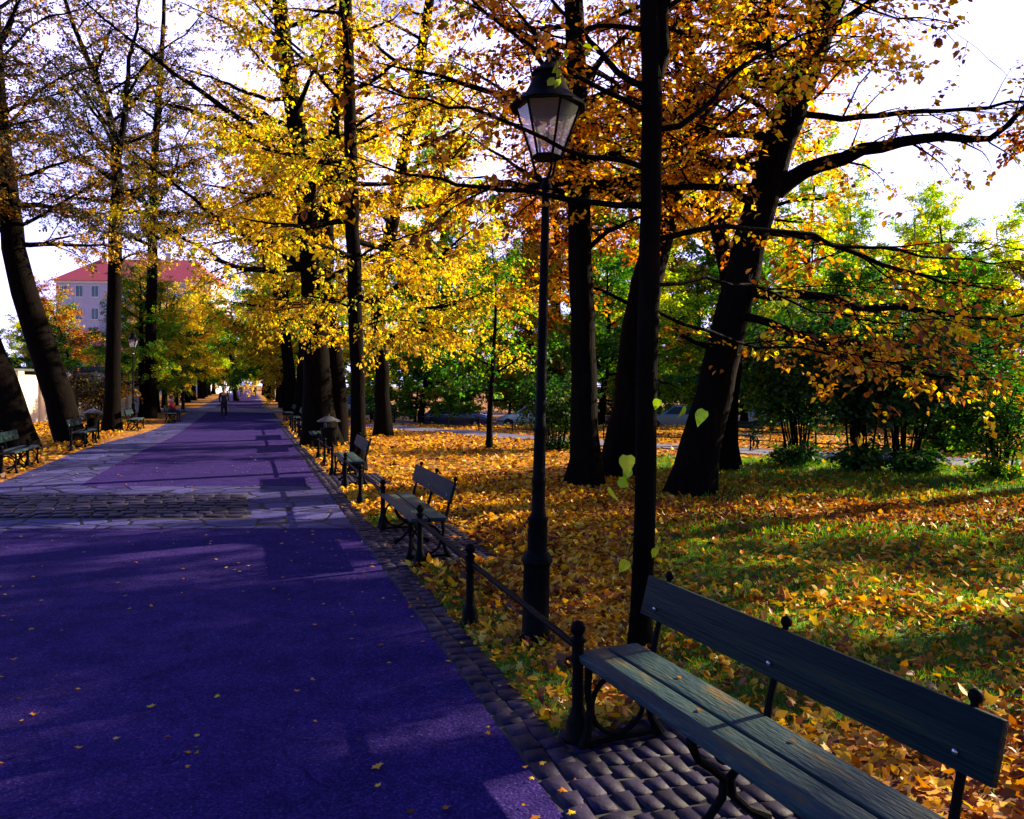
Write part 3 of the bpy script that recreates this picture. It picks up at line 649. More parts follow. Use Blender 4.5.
for pts, r0, lf in (([(15, 228), (50, 209), (90, 186, 26.5), (130, 160, 26)], .07, .8), ([(3, 130), (40, 90), (80, 70, 27), (130, 60, 26.5)], .06, .5), ([(0, 60), (40, 20), (80, 10, 26), (120, -20, 25)], .05, .5)):
    T.limb(px(d, *pts), r0, .008, lf, .25, 14, 7, sec=15, secl=.34)
T.crown_auto(p, r, 26, 6.5, 18, 4.6, 2.0, (.0, .8), leafy=.8)
T.build('leaning_tree', at(72, 442, d), 'thick black trunk leaning left in front of the pale wall', 'tree', 'purple')
T = Tree(123, .10, T_KITE, .5, 15, .2, density=1.45); d = 33.0
p, r = T.trunk(px(d, (112, 431), (113, 350), (115, 250), (117, 165), (108, 110), (88, 60), (68, 10), (50, -60)), [.34, .29, .27, .25, .16, .12, .08, .03], 30, 12, 1.3)
for pts, r0, lf in (([(117, 165), (125, 110), (130, 60, 33.4), (140, 0, 34), (150, -60, 34)], .15, .5), ([(116, 150), (100, 120), (75, 90, 32), (40, 50, 31), (15, 40, 31)], .08, .35), ([(126, 100), (150, 60), (190, 30, 33), (220, -10, 33)], .07, .4),
                    ([(115, 265), (130, 255), (150, 250, 33), (165, 240, 33)], .05, .5), ([(117, 180), (85, 160), (60, 120, 32), (50, 90, 31.5)], .07, .4)):
    T.limb(px(d, *pts), r0, .008, lf, .25, 14, 7, sec=17, secl=.36)
T.crown_auto(p, r, 24, 8.2, 17, 4.6, 2.0, (.1, .9), leafy=.75)
T.build('sparse_tree', at(112, 431, d), 'straight dark trunk forking high up, thin leaves, in front of the red roofed house', 'tree', 'purple')
T = Tree(124, .12, T_KITE, .55, 16, .2, density=1.45); d = 45.0
p, r = T.trunk(px(d, (150, 418), (151, 330), (153, 230), (155, 150), (160, 80), (164, 0), (160, -80)), [.34, .30, .27, .22, .16, .1, .04], 26, 10, 1.2)
T.limb(px(d, (153, 215), (175, 170), (180, 150, 45), (200, 110, 45)), .12, .01, .5, .3, 12, 7, sec=14, secl=.36)
T.limb(px(d, (152, 225), (140, 190), (128, 150, 45), (120, 110, 45)), .12, .01, .5, .3, 12, 7, sec=14, secl=.36)
T.crown_auto(p, r, 24, 9.5, 20, 5.0, 2.2, (.1, .8), leafy=.8)
T.build('sparse_tree', at(150, 418, d), 'slim dark trunk right of the forking one, dusky thinning leaves', 'tree', 'purple')

# ------------------------------------------------------------------ kinds of tree that stand in numbers
def kind(name, seed, h, r0, hb, n, l0, l1, leafm, leaf, lp, elev=(0, .8), leafy=1.0, lean=.03, bark='bark', sec=None, den=1.0, cat='tree'):
    T = Tree(seed, leaf, T_KITE, .6, lp, .22, den)
    g = T.g; pts = [np.zeros(3)]; dd = np.array((g.normal(0, lean), g.normal(0, lean), 1.))
    for k in range(8): dd = unit(dd+np.array((g.normal(0, .05), g.normal(0, .05), 0))); pts.append(pts[-1]+dd*h/8)
    p, r = T.trunk(np.array(pts), [r0, r0*.85, r0*.72, r0*.5, r0*.25, .02], 20, 10, 1.4)
    T.crown_auto(p, r, n, hb, h*.97, l0, l1, elev, leafy, sec)
    return T.build(name, (0, 0, 0), None, cat, leafm, None, bark)
K = {}
K['alley_gold'] = kind('alley_tree', 201, 15, .36, 3.0, 30, 5.2, 1.8, 'gold', .17, 17, (-.2, .8))
K['alley_green'] = kind('alley_tree', 202, 15, .38, 3.2, 30, 5.2, 1.8, 'green', .17, 17, (-.2, .8))
K['alley_lime'] = kind('alley_tree', 207, 15, .34, 3.0, 30, 5.2, 1.8, 'lime', .17, 17, (-.2, .8))
K['alley_high'] = kind('alley_tree', 212, 18, .40, 9.5, 24, 4.6, 1.8, 'gold', .17, 15, (.0, .8))
K['green'] = kind('park_tree', 203, 11, .26, 1.6, 30, 4.2, 1.5, 'green', .19, 19, (-.1, .8))
K['lime'] = kind('park_tree', 204, 12, .26, 1.8, 30, 4.4, 1.5, 'lime', .19, 19, (-.1, .8))
K['gold'] = kind('park_tree', 208, 11, .26, 1.8, 30, 4.2, 1.5, 'gold', .19, 19, (-.1, .8))
K['brown'] = kind('shade_tree', 205, 14, .30, 6.0, 26, 4.2, 1.8, 'brown', .16, 16, (.0, .8))
K['amber'] = kind('tall_tree', 209, 20, .40, 4.0, 34, 6.0, 2.2, 'amber', .20, 17, (-.1, .8))
K['talllime'] = kind('tall_tree', 211, 21, .40, 4.0, 34, 6.0, 2.2, 'lime', .20, 17, (-.1, .8))
K['tallgold'] = kind('tall_tree', 210, 21, .40, 4.0, 34, 6.0, 2.2, 'gold', .20, 17, (-.1, .8))
K['sapling'] = kind('young_tree', 206, 6, .10, 1.3, 18, 1.8, .7, 'green', .11, 9, (.1, .8), sec=9)
def put(k, x, y, label, sc=1.0, rz=0.0, group=None): return place(K[k], None, (x, y, float(gz(x, y))-.03), rz, label, group, sc)
# the alley rows running away
row = []
for i, s in enumerate((44, 52, 60.5, 69, 78, 88, 99, 111, 124, 138, 153)):
    for t, side in ((2.9, 'right'), (-5.9, 'left')):
        if side == 'left' and s < 60: continue
        row.append((s+random.uniform(-1.5, 1.5), t+random.uniform(-.3, .3), side, i))
for s, t, side, i in row:
    q = st(s, t); kk = ('alley_gold', 'alley_lime', 'alley_gold', 'alley_green')[(i+(side == 'left')) % 4] if i < 8 else 'alley_green'
    if i < 2 and side == 'right': kk = 'alley_high'
    put(kk, q[0], q[1], f"yellowing tree in the far {side} row of the alley", random.uniform(.9, 1.1)*((.58 if i < 5 else .75) if side == 'left' and i < 7 else 1), random.uniform(0, 6), f'far trees of the {side} alley row')
q = st(50, -5.7); put('alley_green', q[0], q[1], 'green tree with a dark stem beside the left lamp post', .58, 1.0)
q = st(57, -6.3); put('alley_gold', q[0], q[1], 'golden green tree just right of the left lamp post', .66, 2.0)
# beyond the lawn
for k, a, dd, sc, lab in (
    ('sapling', 489, 24.6, 1.05, 'slim dark stemmed young tree in front of the parked cars'),
    ('talllime', 452, 66, 1.25, 'tall yellow green tree shining between the bent trunk and the lamp post'),
    ('amber', 560, 67, 1.3, 'tall amber tree behind the lantern of the near lamp post'),
    ('talllime', 640, 64, 1.15, 'tall yellow green tree behind the slender trunk'),
    ('tallgold', 730, 62, 1.2, 'tall golden tree behind the massive leaning trunk'),
    ('talllime', 800, 66, 1.05, 'tall yellow green tree right of the massive leaning trunk, above the shrubs'),
    ('talllime', 905, 64, .85, 'yellow green tree whose top shows under the long right bough'),
    ('talllime', 962, 60, .80, 'yellow green tree standing high between the right shrubs and the sky'),
    ('talllime', 858, 58, .82, 'yellow green tree directly above the middle shrub'),
    ('talllime', 1036, 62, .9, 'yellow green tree cut off by the right edge of the picture'),
    ('lime', 470, 58, 1.0, 'bright yellow green tree rising above the parked cars'),
    ('green', 420, 47, .8, 'green tree with low boughs left of the parked cars'),
    ('gold', 540, 60, 1.1, 'orange gold tree glowing behind the lamp post'),
    ('green', 600, 44, .9, 'green tree filling the gap between the straight and curved trunks'),
    ('lime', 660, 50, 1.0, 'lime tree behind the slender trunk beyond the side path'),
    ('green', 690, 62, 1.2, 'tall green tree far behind the massive leaning trunk'),
    ('green', 745, 40, .75, 'round green tree right of the massive leaning trunk'),
    ('lime', 800, 48, 1.05, 'sunlit lime tree behind the multi stemmed shrubs'),
    ('green', 858, 42, .8, 'dark green tree behind the middle shrub'),
    ('gold', 893, 55, .55, 'small yellow tree glimpsed between two shrubs'),
    ('lime', 925, 46, .95, 'lime tree on the right beyond the clipped yew'),
    ('green', 975, 38, .72, 'green tree nearest the right edge beyond the side path'),
    ('lime', 1010, 52, 1.1, 'tall lime tree at the right edge of the background'),
    ('green', 1090, 44, 1.0, 'green tree outside the right edge of the picture'),
    ('green', 520, 74, 1.3, 'tall far green tree left of the lamp post'),
    ('lime', 590, 80, 1.4, 'tall far lime tree between lamp post and straight trunk'),
    ('green', 760, 78, 1.35, 'tall far green tree above the shrubs'),
    ('lime', 870, 80, 1.35, 'tall far lime tree at upper right'),
    ('green', 960, 76, 1.3, 'tall far green tree near the right edge'),
    ('lime', 410, 80, 1.3, 'far lime tree behind the bent golden trunk'),
    ('green', 350, 90, 1.2, 'far green tree behind the thick double trunk')):
    x = (a-CX)*dd/F; put(k, x, dd, lab, sc, random.uniform(0, 6.28))
for i, a in enumerate((372, 415, 462, 508, 548, 606, 655, 700, 752, 806, 850, 915, 968, 1022)):
    dd = 57+2.5*math.sin(i*2.1)
    put('green' if i % 3 else 'lime', (a-CX)*dd/F, dd, 'low bushy tree in the green belt along the far side of the street', random.uniform(.36, .5), random.uniform(0, 6), 'bushy trees along the street')
# left side, in front of the houses
for k, x, y, sc, lab in (('green', -30, 52, .55, 'low green tree by the end of the pale wall'), ('brown', -33.8, 62, .68, 'russet tree in front of the red roofed house'),
                         ('green', -40.5, 72, .85, 'dark green tree at the left edge beyond the wall'), ('lime', -52, 86, .9, 'pale green tree farthest left, behind the dark green one'), ('gold', -33, 74, .8, 'golden tree between the house and the alley'), ('lime', -31, 90, 1.0, 'pale green tree below the red roof')):
    put(k, x, y, lab, sc, random.uniform(0, 6))
# unseen trees put in along the right side to shade the alley
for i, (s, t, sc) in enumerate(((-9, 15.5, 1.0), (-5.5, 17.5, 1.05), (-.4, 15.6, 1.1), (12.2, 19.2, 1.05), (-3, 22, 1.15))):
    q = st(s, t); put('brown', q[0], q[1], 'coppery tree beyond the right edge that shades the alley', sc, i*1.7, 'shade trees right of the picture')

for s, t in ((1.5, 26), (7.6, 26.4)):  # added out of view to keep sun off the left of the path
    q = st(s, t); put('alley_high', q[0], q[1], 'added unseen tall golden tree far beyond the right edge, shading the path', 1.2, s, 'unseen shading trees added on the right')

# shrubs of many stems
def shrub(name, seed, h, n, leafm, leaf, spread, label, loc, lp=11, cat='shrub', hb=.3):
    T = Tree(seed, leaf, T_KITE, .4, lp, .15)
    for k in range(n):
        a = T.g.uniform(0, 6.28); q = np.array((math.cos(a), math.sin(a), 0))*T.g.uniform(.02, .28); sp = T.g.uniform(.15, 1)*spread
        top = q+np.array((math.cos(a)*sp, math.sin(a)*sp, h*T.g.uniform(.6, 1.05)))
        mid = q*1.2+(top-q)*.5+np.array((-math.cos(a)*sp*.18, -math.sin(a)*sp*.18, h*.1))
        T.limb(np.array([q, mid, top, top+np.array((math.cos(a)*sp*.35, math.sin(a)*sp*.35, -.1*h))]), .028, .006, 1.0, hb, 12, 5, sec=16, secl=.32)
    for k in range(max(3, int(n*.45))):                  # low bushy growth round the foot
        a = T.g.uniform(0, 6.28); q = np.array((math.cos(a), math.sin(a), 0))*T.g.uniform(.0, .25); L_ = h*T.g.uniform(.09, .2)
        T.limb(T.walk(q, (math.cos(a)*.7, math.sin(a)*.7, 1), L_, 6, .02, .1), .012, .004, 1.0, .1, 8, 4, sec=8, secl=.5)
    e = T.build(name, (0, 0, 0), label, cat, leafm); e.location = loc; return e
def gl(px_, py_):
    q = gp(px_, py_); q[2] = float(gz(q[0], q[1]))-.02; return q
shrub('shrub', 301, 3.5, 17, 'darkg', .13, 1.2, 'dark multi stemmed shrub nearest the massive leaning trunk', gl(800, 466))
shrub('shrub', 302, 3.8, 15, 'darkg', .13, 1.0, 'tallest dark shrub with a trunk like clump, middle of the three', gl(858, 473))
shrub('shrub', 303, 3.2, 22, 'darkg', .13, 1.6, 'shrub with bare fanning stems above a dense dark base', gl(905, 473), hb=.40)
shrub('shrub', 304, 2.0, 14, 'darkg', .11, .8, 'low dark shrub just right of the lamp post', gl(556, 449))
shrub('shrub', 305, 2.2, 14, 'green', .11, .9, 'low green shrub at the right edge by the side path', gl(1000, 478))
shrub('yew', 306, 2.1, 34, 'darkg', .10, 1.3, 'clipped dark yew dome beyond the side path', gl(948, 452), 13, hb=.1)
shrub('shrub', 307, 2.4, 18, 'purple', .11, 1.4, 'dusky shrub in front of the pale wall, left of the forked tree', (-22.2, 43, 0), hb=.3)
T_LIME = (np.array([(0, .03, 0), (.2, -.02, .05), (.38, .16, .10), (.40, .42, .12), (.24, .72, .05), (0, 1.08, -.14), (-.20, .74, .03), (-.38, .46, .14), (-.40, .20, .12), (-.22, .0, .05)]), T_HEART[1])
# shoots with big fresh leaves that hang from the slender trunk
e = empty('leafy_shoot', at(642, 480, 5.85), 0, 'shoot of big yellow green leaves hanging beside the slender trunk', 'shoot')
g = np.random.default_rng(5); b0 = at(642, 480, 5.85)
pp = [(610, 487, .16), (627, 455, .19), (630, 468, .13), (627, 560, .14), (684, 406, .13), (705, 410, .17), (659, 399, .11), (618, 480, .13), (655, 548, .10)]
P = np.array([at(a, b, 5.75+g.normal(0, .12)) for a, b, c in pp])-b0
for i, (q, anchor) in enumerate(zip(P, [(640, 495), (640, 470), (640, 470), (640, 530), (655, 380), (655, 380), (652, 370), (640, 495), (648, 520)])):
    a = at(*anchor, 5.93)-b0; m = (a+q)/2+np.array((0, 0, .05))
    tm = tubes_mesh('shoot_stem', [(resample([a, m, q], 5), np.linspace(.005, .002, 5), 4)]); tm.materials.append(M['bark']); so_ = link(bpy.data.objects.new('stem', tm), e)
    lm = leaf_mesh('shoot_leaf', P[i:i+1], g.normal(0, .4, (1, 3))+np.array((0, 0, -.9)), g.normal(0, .55, (1, 3))+np.array((0, -1, .1)), np.array([pp[i][2]])*.74, g.uniform(0, 1, 1), T_LIME)
    lm.materials.append(M['bright']); link(bpy.data.objects.new('leaf', lm), so_)
# ------------------------------------------------------------------ benches
def arc_pts(c, r, a0, a1, n): return [(0, c[0]+r*math.cos(a0+(a1-a0)*k/n), c[1]+r*math.sin(a0+(a1-a0)*k/n)) for k in range(n+1)]
def sup(x, ring, parent):
    """one cast iron frame across the bench at x"""
    m = MB(); S = lambda pts: [(x, a, b) for a, b in pts]
    m.box((x, 0.0, .418), (.045, .40, .026), bevel=.004)                                   # bar under the planks
    m.tube(S([(.19, .40), (.225, .45), (.25, .56), (.29, .70), (.335, .86)]), [.020, .019, .017, .017, .014], 8)   # upright for the backrest
    if ring:
        m.tube(S([(-.185, .405), (-.19, .30), (-.175, .20), (-.19, .08), (-.215, .0)]), [.024, .021, .022, .024, .034], 8)
        m.tube(S([(.185, .405), (.20, .30), (.185, .20), (.215, .09), (.27, .0)]), [.024, .021, .021, .022, .032], 8)
        m.tube([(x, a[1], a[2]) for a in arc_pts((0, .205), .165, 0, 2*math.pi, 28)], .015, 7, cap=False)
        m.box((x, .02, .018), (.05, .50, .030), bevel=.006)
    else:
        m.tube(S([(-.185, .40), (-.15, .33), (-.07, .27), (-.012, .22), (-.022, .14), (-.10, .06), (-.20, .0)]), [.022, .019, .018, .022, .02, .018, .028], 8)
        m.tube(S([(.185, .40), (.15, .33), (.08, .27), (.022, .22), (.035, .14), (.12, .06), (.23, .0)]), [.022, .019, .018, .022, .02, .018, .028], 8)
        m.tube([(x, a[1], a[2]) for a in arc_pts((0, .345), .055, 0, 2*math.pi, 16)], .011, 6, cap=False)
    o = m.build('support', M['iron'], parent, smooth=40)
    k = MB(); k.lathe([(.010, 0), (.020, .004), (.026, .018), (.026, .030), (.018, .044), (.006, .05)], 10, (x, .338, .855)); k.build('knob', M['iron'], o, smooth=50)
    return o
def make_bench():
    r = empty('park_bench', (0, 0, 0), 0, None, 'bench')
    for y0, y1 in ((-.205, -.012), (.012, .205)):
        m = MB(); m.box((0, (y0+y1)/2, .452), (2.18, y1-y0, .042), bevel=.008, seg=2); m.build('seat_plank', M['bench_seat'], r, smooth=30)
    lean = Matrix.Rotation(R(-15), 3, 'X')
    m = MB(); m.box((0, .272, .745), (2.18, .036, .225), rot=lean, bevel=.008, seg=2); b = m.build('backrest', M['bench_wood'], r, smooth=30)
    for x, ring in ((-.95, True), (0, False), (.95, True)): sup(x, ring, r)
    for x in (-.95, 0, .95):
        m = MB(); m.lathe([(.001, 0), (.013, .002), (.010, .008), (.002, .010)], 10); bo = m.build('bolt', M['steel'], b, smooth=50)
        bo.matrix_local = Matrix.Translation((x, .236, .70)) @ Matrix.Rotation(R(90+15), 4, 'X')
    return r
M['steel'] = plain('worn_steel', [(.3, (.25, .25, .28)), (.7, (.5, .5, .52))], 20, .3, metal=1.0)
bench = make_bench()
def put_bench(s, t, rot, label, left=False, group=None):
    q = st(s, t); z = .022
    return place(bench, None, (q[0], q[1], z), THETA+rot+(math.pi if left else 0), label, group)
put_bench(3.08, 2.02, R(4.3), 'dark blue green park bench on the setts, the nearest and largest one')
for s, t, lab in ((9.85, 1.92, 'dark slatted park bench on a paved pad between the two nearest railings'), (16.6, 1.95, 'third park bench up the right side, in front of the slim golden tree'),
                  (25.3, 2.0, 'park bench on the right at the foot of the thick double trunk'),
                  (31, 2.0, 'small distant bench on the right past the thick double trunk'), (37, 2.0, 'smaller distant bench on the right by the far trees'), (43, 2.0, 'farthest bench to be made out on the right of the alley')):
    put_bench(s, t, R(random.uniform(-1.5, 1.5)), lab)
for px_, py_, lab in ((18, 470, 'bench at the left edge in front of the black leaning trunk'), (84, 446, 'bench on the left before the thick leaning trunk'),
                      (136, 430, 'distant left bench past the straight forking trunk'), (172, 422.5, 'sunlit distant left bench where a person in red sits')):
    q = gp(px_, py_); s, t = tos(q[0], q[1]); put_bench(s, t, 0, lab, True)
q = gp(744, 458); place(bench, None, (q[0]+.4, 24.6, float(gz(q[0], 24.6))), R(-48), 'bench beyond the side path, right of the massive leaning trunk', None)

g = np.random.default_rng(77)
for s, dt in ((3.62, .11), (3.2, -.05), (2.8, .13)):
    q = st(s, 2.02-(s-3.08)*.075+dt); a = g.uniform(0, 6.28)
    lm = leaf_mesh('dry_leaf', np.zeros((1, 3)), np.array([[math.cos(a), math.sin(a), .05]]), np.array([[.1, .1, 1.]]), np.array([.034]), g.uniform(.2, .5, 1), T_OVAL, np.array([.9]))
    lm.materials.append(M['litter']); lo = tag(link(bpy.data.objects.new('dry_leaf', lm)), 'small dry fallen leaf lying on the seat of the nearest bench', 'leaf', 'dry leaves on the nearest bench')
    lo.location = (q[0], q[1], .502)

# ------------------------------------------------------------------ iron railings between the benches
def railing(s_list, t, label, wiggle=0.0):
    q0 = st(s_list[0], t); e = empty('iron_railing', q0, 0, label, 'railing')
    for k, s in enumerate(s_list):
        q = st(s, t+random.uniform(-.02, .02))-q0; m = MB()
        m.lathe([(.085, -.02), (.085, .03), (.070, .05), (.062, .12), (.045, .16), (.034, .20), (.031, .44), (.040, .45), (.042, .47), (.034, .49), (.034, .55), (.044, .56), (.044, .575), (.024, .59)], 12, q)
        p = m.build('post', M['iron'], e, smooth=35)
        b = MB(); b.lathe([(.012, 0), (.030, .012), (.043, .035), (.043, .055), (.030, .078), (.010, .088)], 14, q+np.array((0, 0, .588))); b.build('finial', M['iron'], p, smooth=60)
    m = MB(); a = st(s_list[0], t)-q0; b = st(s_list[-1], t)-q0
    m.tube([a+(0, 0, .515), (a+b)/2+(0, 0, .51), b+(0, 0, .515)], .021, 10); m.build('rail', M['iron'], e, smooth=60)
    return e
railing([4.12, 6.38, 8.58], 1.76, 'black iron railing from the nearest bench past the lamp post to the second bench')
railing([11.0, 13.2, 15.45], 1.76, 'black railing between the second and third benches')
railing([17.75, 19.8, 21.8], 1.76, 'black railing past the third bench up to the litter bin')
railing([26.5, 28.2, 29.8], 1.76, 'distant railing past the thick double trunk')
railing([32.2, 34.0, 35.8], 1.76, 'more distant railing on the right among far trunks')
for a, lab in ((17.2, 'railing at the left edge between the two nearest left benches'), (26.5, 'railing on the left between leaning and straight trunks')):
    railing([a, a+2.2, a+4.4], -4.95, lab)

# ------------------------------------------------------------------ street lamps
def glass_mat():
    m, nt, out = nmat('lantern_glass')
    t = nd(nt, 'ShaderNodeBsdfTransparent'); t.inputs[0].default_value = (.84, .82, .95, 1); g = nd(nt, 'ShaderNodeBsdfGlossy', i_Roughness=.06)
    d = nd(nt, 'ShaderNodeBsdfTranslucent'); d.inputs[0].default_value = (.8, .78, .9, 1)
    a = nd(nt, 'ShaderNodeMixShader', i_Fac=.20); nt.links.new(t.outputs[0], a.inputs[1]); nt.links.new(d.outputs[0], a.inputs[2])
    mx = nd(nt, 'ShaderNodeMixShader', i_Fac=.12); nt.links.new(a.outputs[0], mx.inputs[1]); nt.links.new(g.outputs[0], mx.inputs[2])
    nt.links.new(mx.outputs[0], out.inputs[0]); return m
M['lantern'] = glass_mat()
def make_lamp():
    r = empty('lamp_post', (0, 0, 0), 0, None, 'street lamp')
    m = MB()
    m.lathe([(.135, -.03), (.135, .035), (.118, .05), (.105, .07), (.102, .58), (.108, .60), (.122, .615), (.122, .64), (.110, .66), (.098, .68), (.078, .70), (.074, .92), (.080, .935), (.080, .955), (.066, .97),
             (.053, 1.00), (.050, 1.22), (.056, 1.235), (.056, 1.26), (.049, 1.275), (.046, 1.62), (.052, 1.635), (.052, 1.66), (.042, 1.675), (.036, 2.6), (.031, 3.50), (.046, 3.515), (.046, 3.54), (.030, 3.56), (.026, 3.60)], 20)
    m.build('pole', M['iron'], r, smooth=35)
    m = MB(); m.lathe([(.033, 3.445), (.051, 3.447), (.051, 3.475), (.033, 3.477)], 18); m.build('collar', M['white_band'], r, smooth=35)
    L_ = empty('lantern', (0, 0, 0)); L_.parent = r
    z0, z1, r0, r1 = 3.76, 4.16, .115, .255
    ph = math.pi/6
    P = lambda k, z, rr: Vector((rr*math.cos(ph+k*math.pi/3), rr*math.sin(ph+k*math.pi/3), z))
    m = MB()
    for k in range(6):
        m.tube([P(k, z0, r0), P(k, z1, r1)], .0105, 6)
        m.tube([P(k, z0, r0), P(k+1, z0, r0)], .011, 6); m.tube([P(k, z1, r1), P(k+1, z1, r1)], .013, 6)
    for k in range(0, 6, 2):
        m.tube([(0.02*math.cos(ph+k*math.pi/3), .02*math.sin(ph+k*math.pi/3), 3.58), P(k, 3.64, .085), P(k, z0-.005, r0)], [.013, .011, .010], 6)
    m.lathe([(.05, 3.752), (.112, 3.754), (.112, 3.762), (.05, 3.764)], 6, phase=ph)
    m.build('frame', M['iron'], L_, smooth=40)
    for k in range(6):
        m = MB(); a, b, c, d_ = P(k, z0+.008, r0-.004), P(k+1, z0+.008, r0-.004), P(k+1, z1-.008, r1-.004), P(k, z1-.008, r1-.004)
        nrm = (b-a).cross(d_-a).normalized()*.003
        m.quad(a, b, c, d_); m.build('pane', M['lantern'], L_)
    m = MB(); m.lathe([(.255, 4.150), (.300, 4.140), (.304, 4.152), (.268, 4.185), (.215, 4.222), (.170, 4.275), (.138, 4.340), (.122, 4.385), (.120, 4.395), (.142, 4.402), (.142, 4.412), (.098, 4.448), (.052, 4.490), (.026, 4.525), (.020, 4.55), (.030, 4.565), (.024, 4.59), (.006, 4.62)], 12, phase=ph/2)
    m.build('roof', M['iron'], L_, smooth=28)
    return r
M['white_band'] = plain('white_band', [(.3, (.55, .55, .62)), (.7, (.75, .75, .8))], 12, .5)
M['milk'] = plain('milk_glass', [(.3, (.6, .6, .62)), (.7, (.7, .7, .7))], 4, .2)
lamp = make_lamp()
q = gp(535, 641)
o = place(lamp, None, (q[0], q[1], 0), .35, 'tall black lantern post standing on the leaves beside the railing', None); o.rotation_euler = (0, R(1.5), .35)
q = st(43.5, -5.4); place(lamp, None, (q[0], q[1], 0), .8, 'small distant lantern post left of the alley between two trunks', None)

# ------------------------------------------------------------------ litter bins with caps
def make_bin():
    r = empty('litter_bin', (0, 0, 0), 0, None, 'litter bin')
    m = MB(); m.lathe([(.17, 0), (.17, .03), (.045, .04), (.045, .30)], 14); m.build('stand', M['iron'], r, smooth=40)
    m = MB(); m.lathe([(.16, .29), (.19, .30), (.215, .74), (.225, .75), (.225, .77), (.20, .77), (.18, .34)], 20); m.build('drum', M['iron'], r, smooth=40)
    for k in range(4):
        m = MB(); a = k*math.pi/2+.4; m.tube([(.205*math.cos(a), .205*math.sin(a), .75), (.205*math.cos(a), .205*math.sin(a), .965)], .012, 6); m.build('stay', M['iron'], r, smooth=40)
    m = MB()
    m = MB(); m.lathe([(.30, .94), (.32, .945), (.32, .96), (.20, 1.03), (.08, 1.085), (.03, 1.10), (.03, 1.13), (.01, 1.14)], 20); m.build('cap', M['slate'], r, smooth=30)
    return r
M['slate'] = plain('grey_blue_cap', [(.3, (.02, .022, .032)), (.7, (.05, .055, .07))], 10, .5, .1)
bin_ = make_bin()
q = st(22.4, 2.1); place(bin_, None, (q[0], q[1], 0), 0, 'dark litter bin with a conical cap just in front of the thick double trunk', None)
q = st(31.2, -5.15); place(bin_, None, (q[0], q[1], 0), 1, 'dark capped litter bin at the foot of the straight forking trunk', None)

# ------------------------------------------------------------------ fences by the side path
def fence(name, off, i0, i1, label, hgt=.55):
    t = np.gradient(SP, axis=0); t = unit(t); sd = np.stack([-t[:, 1], t[:, 0], 0*t[:, 0]], 1)
    p = SP+sd*off; p = p[i0:i1]; L_ = plen(p); n = max(2, int(L_/1.8)); p = resample(p, n+1); p[:, 2] = gz(p[:, 0], p[:, 1])
    e = empty(name, p[0], 0, label, 'fence')
    for q in p:
        m = MB(); m.lathe([(.035, -.05), (.03, .02), (.026, hgt), (.03, hgt+.01), (.012, hgt+.04)], 8, q-p[0]); m.build('post', M['iron'], e, smooth=40)
    for h in (.22, hgt-.06):
        m = MB(); m.tube([q-p[0]+np.array((0, 0, h)) for q in p], .016, 6); m.build('rail', M['iron'], e, smooth=60)
    return e
fence('low_fence', 1.35, 36, 86, 'low iron fence along the far side of the side path, right half')
fence('low_fence', 1.35, 12, 36, 'low iron fence along the far side of the side path, before the parked cars')

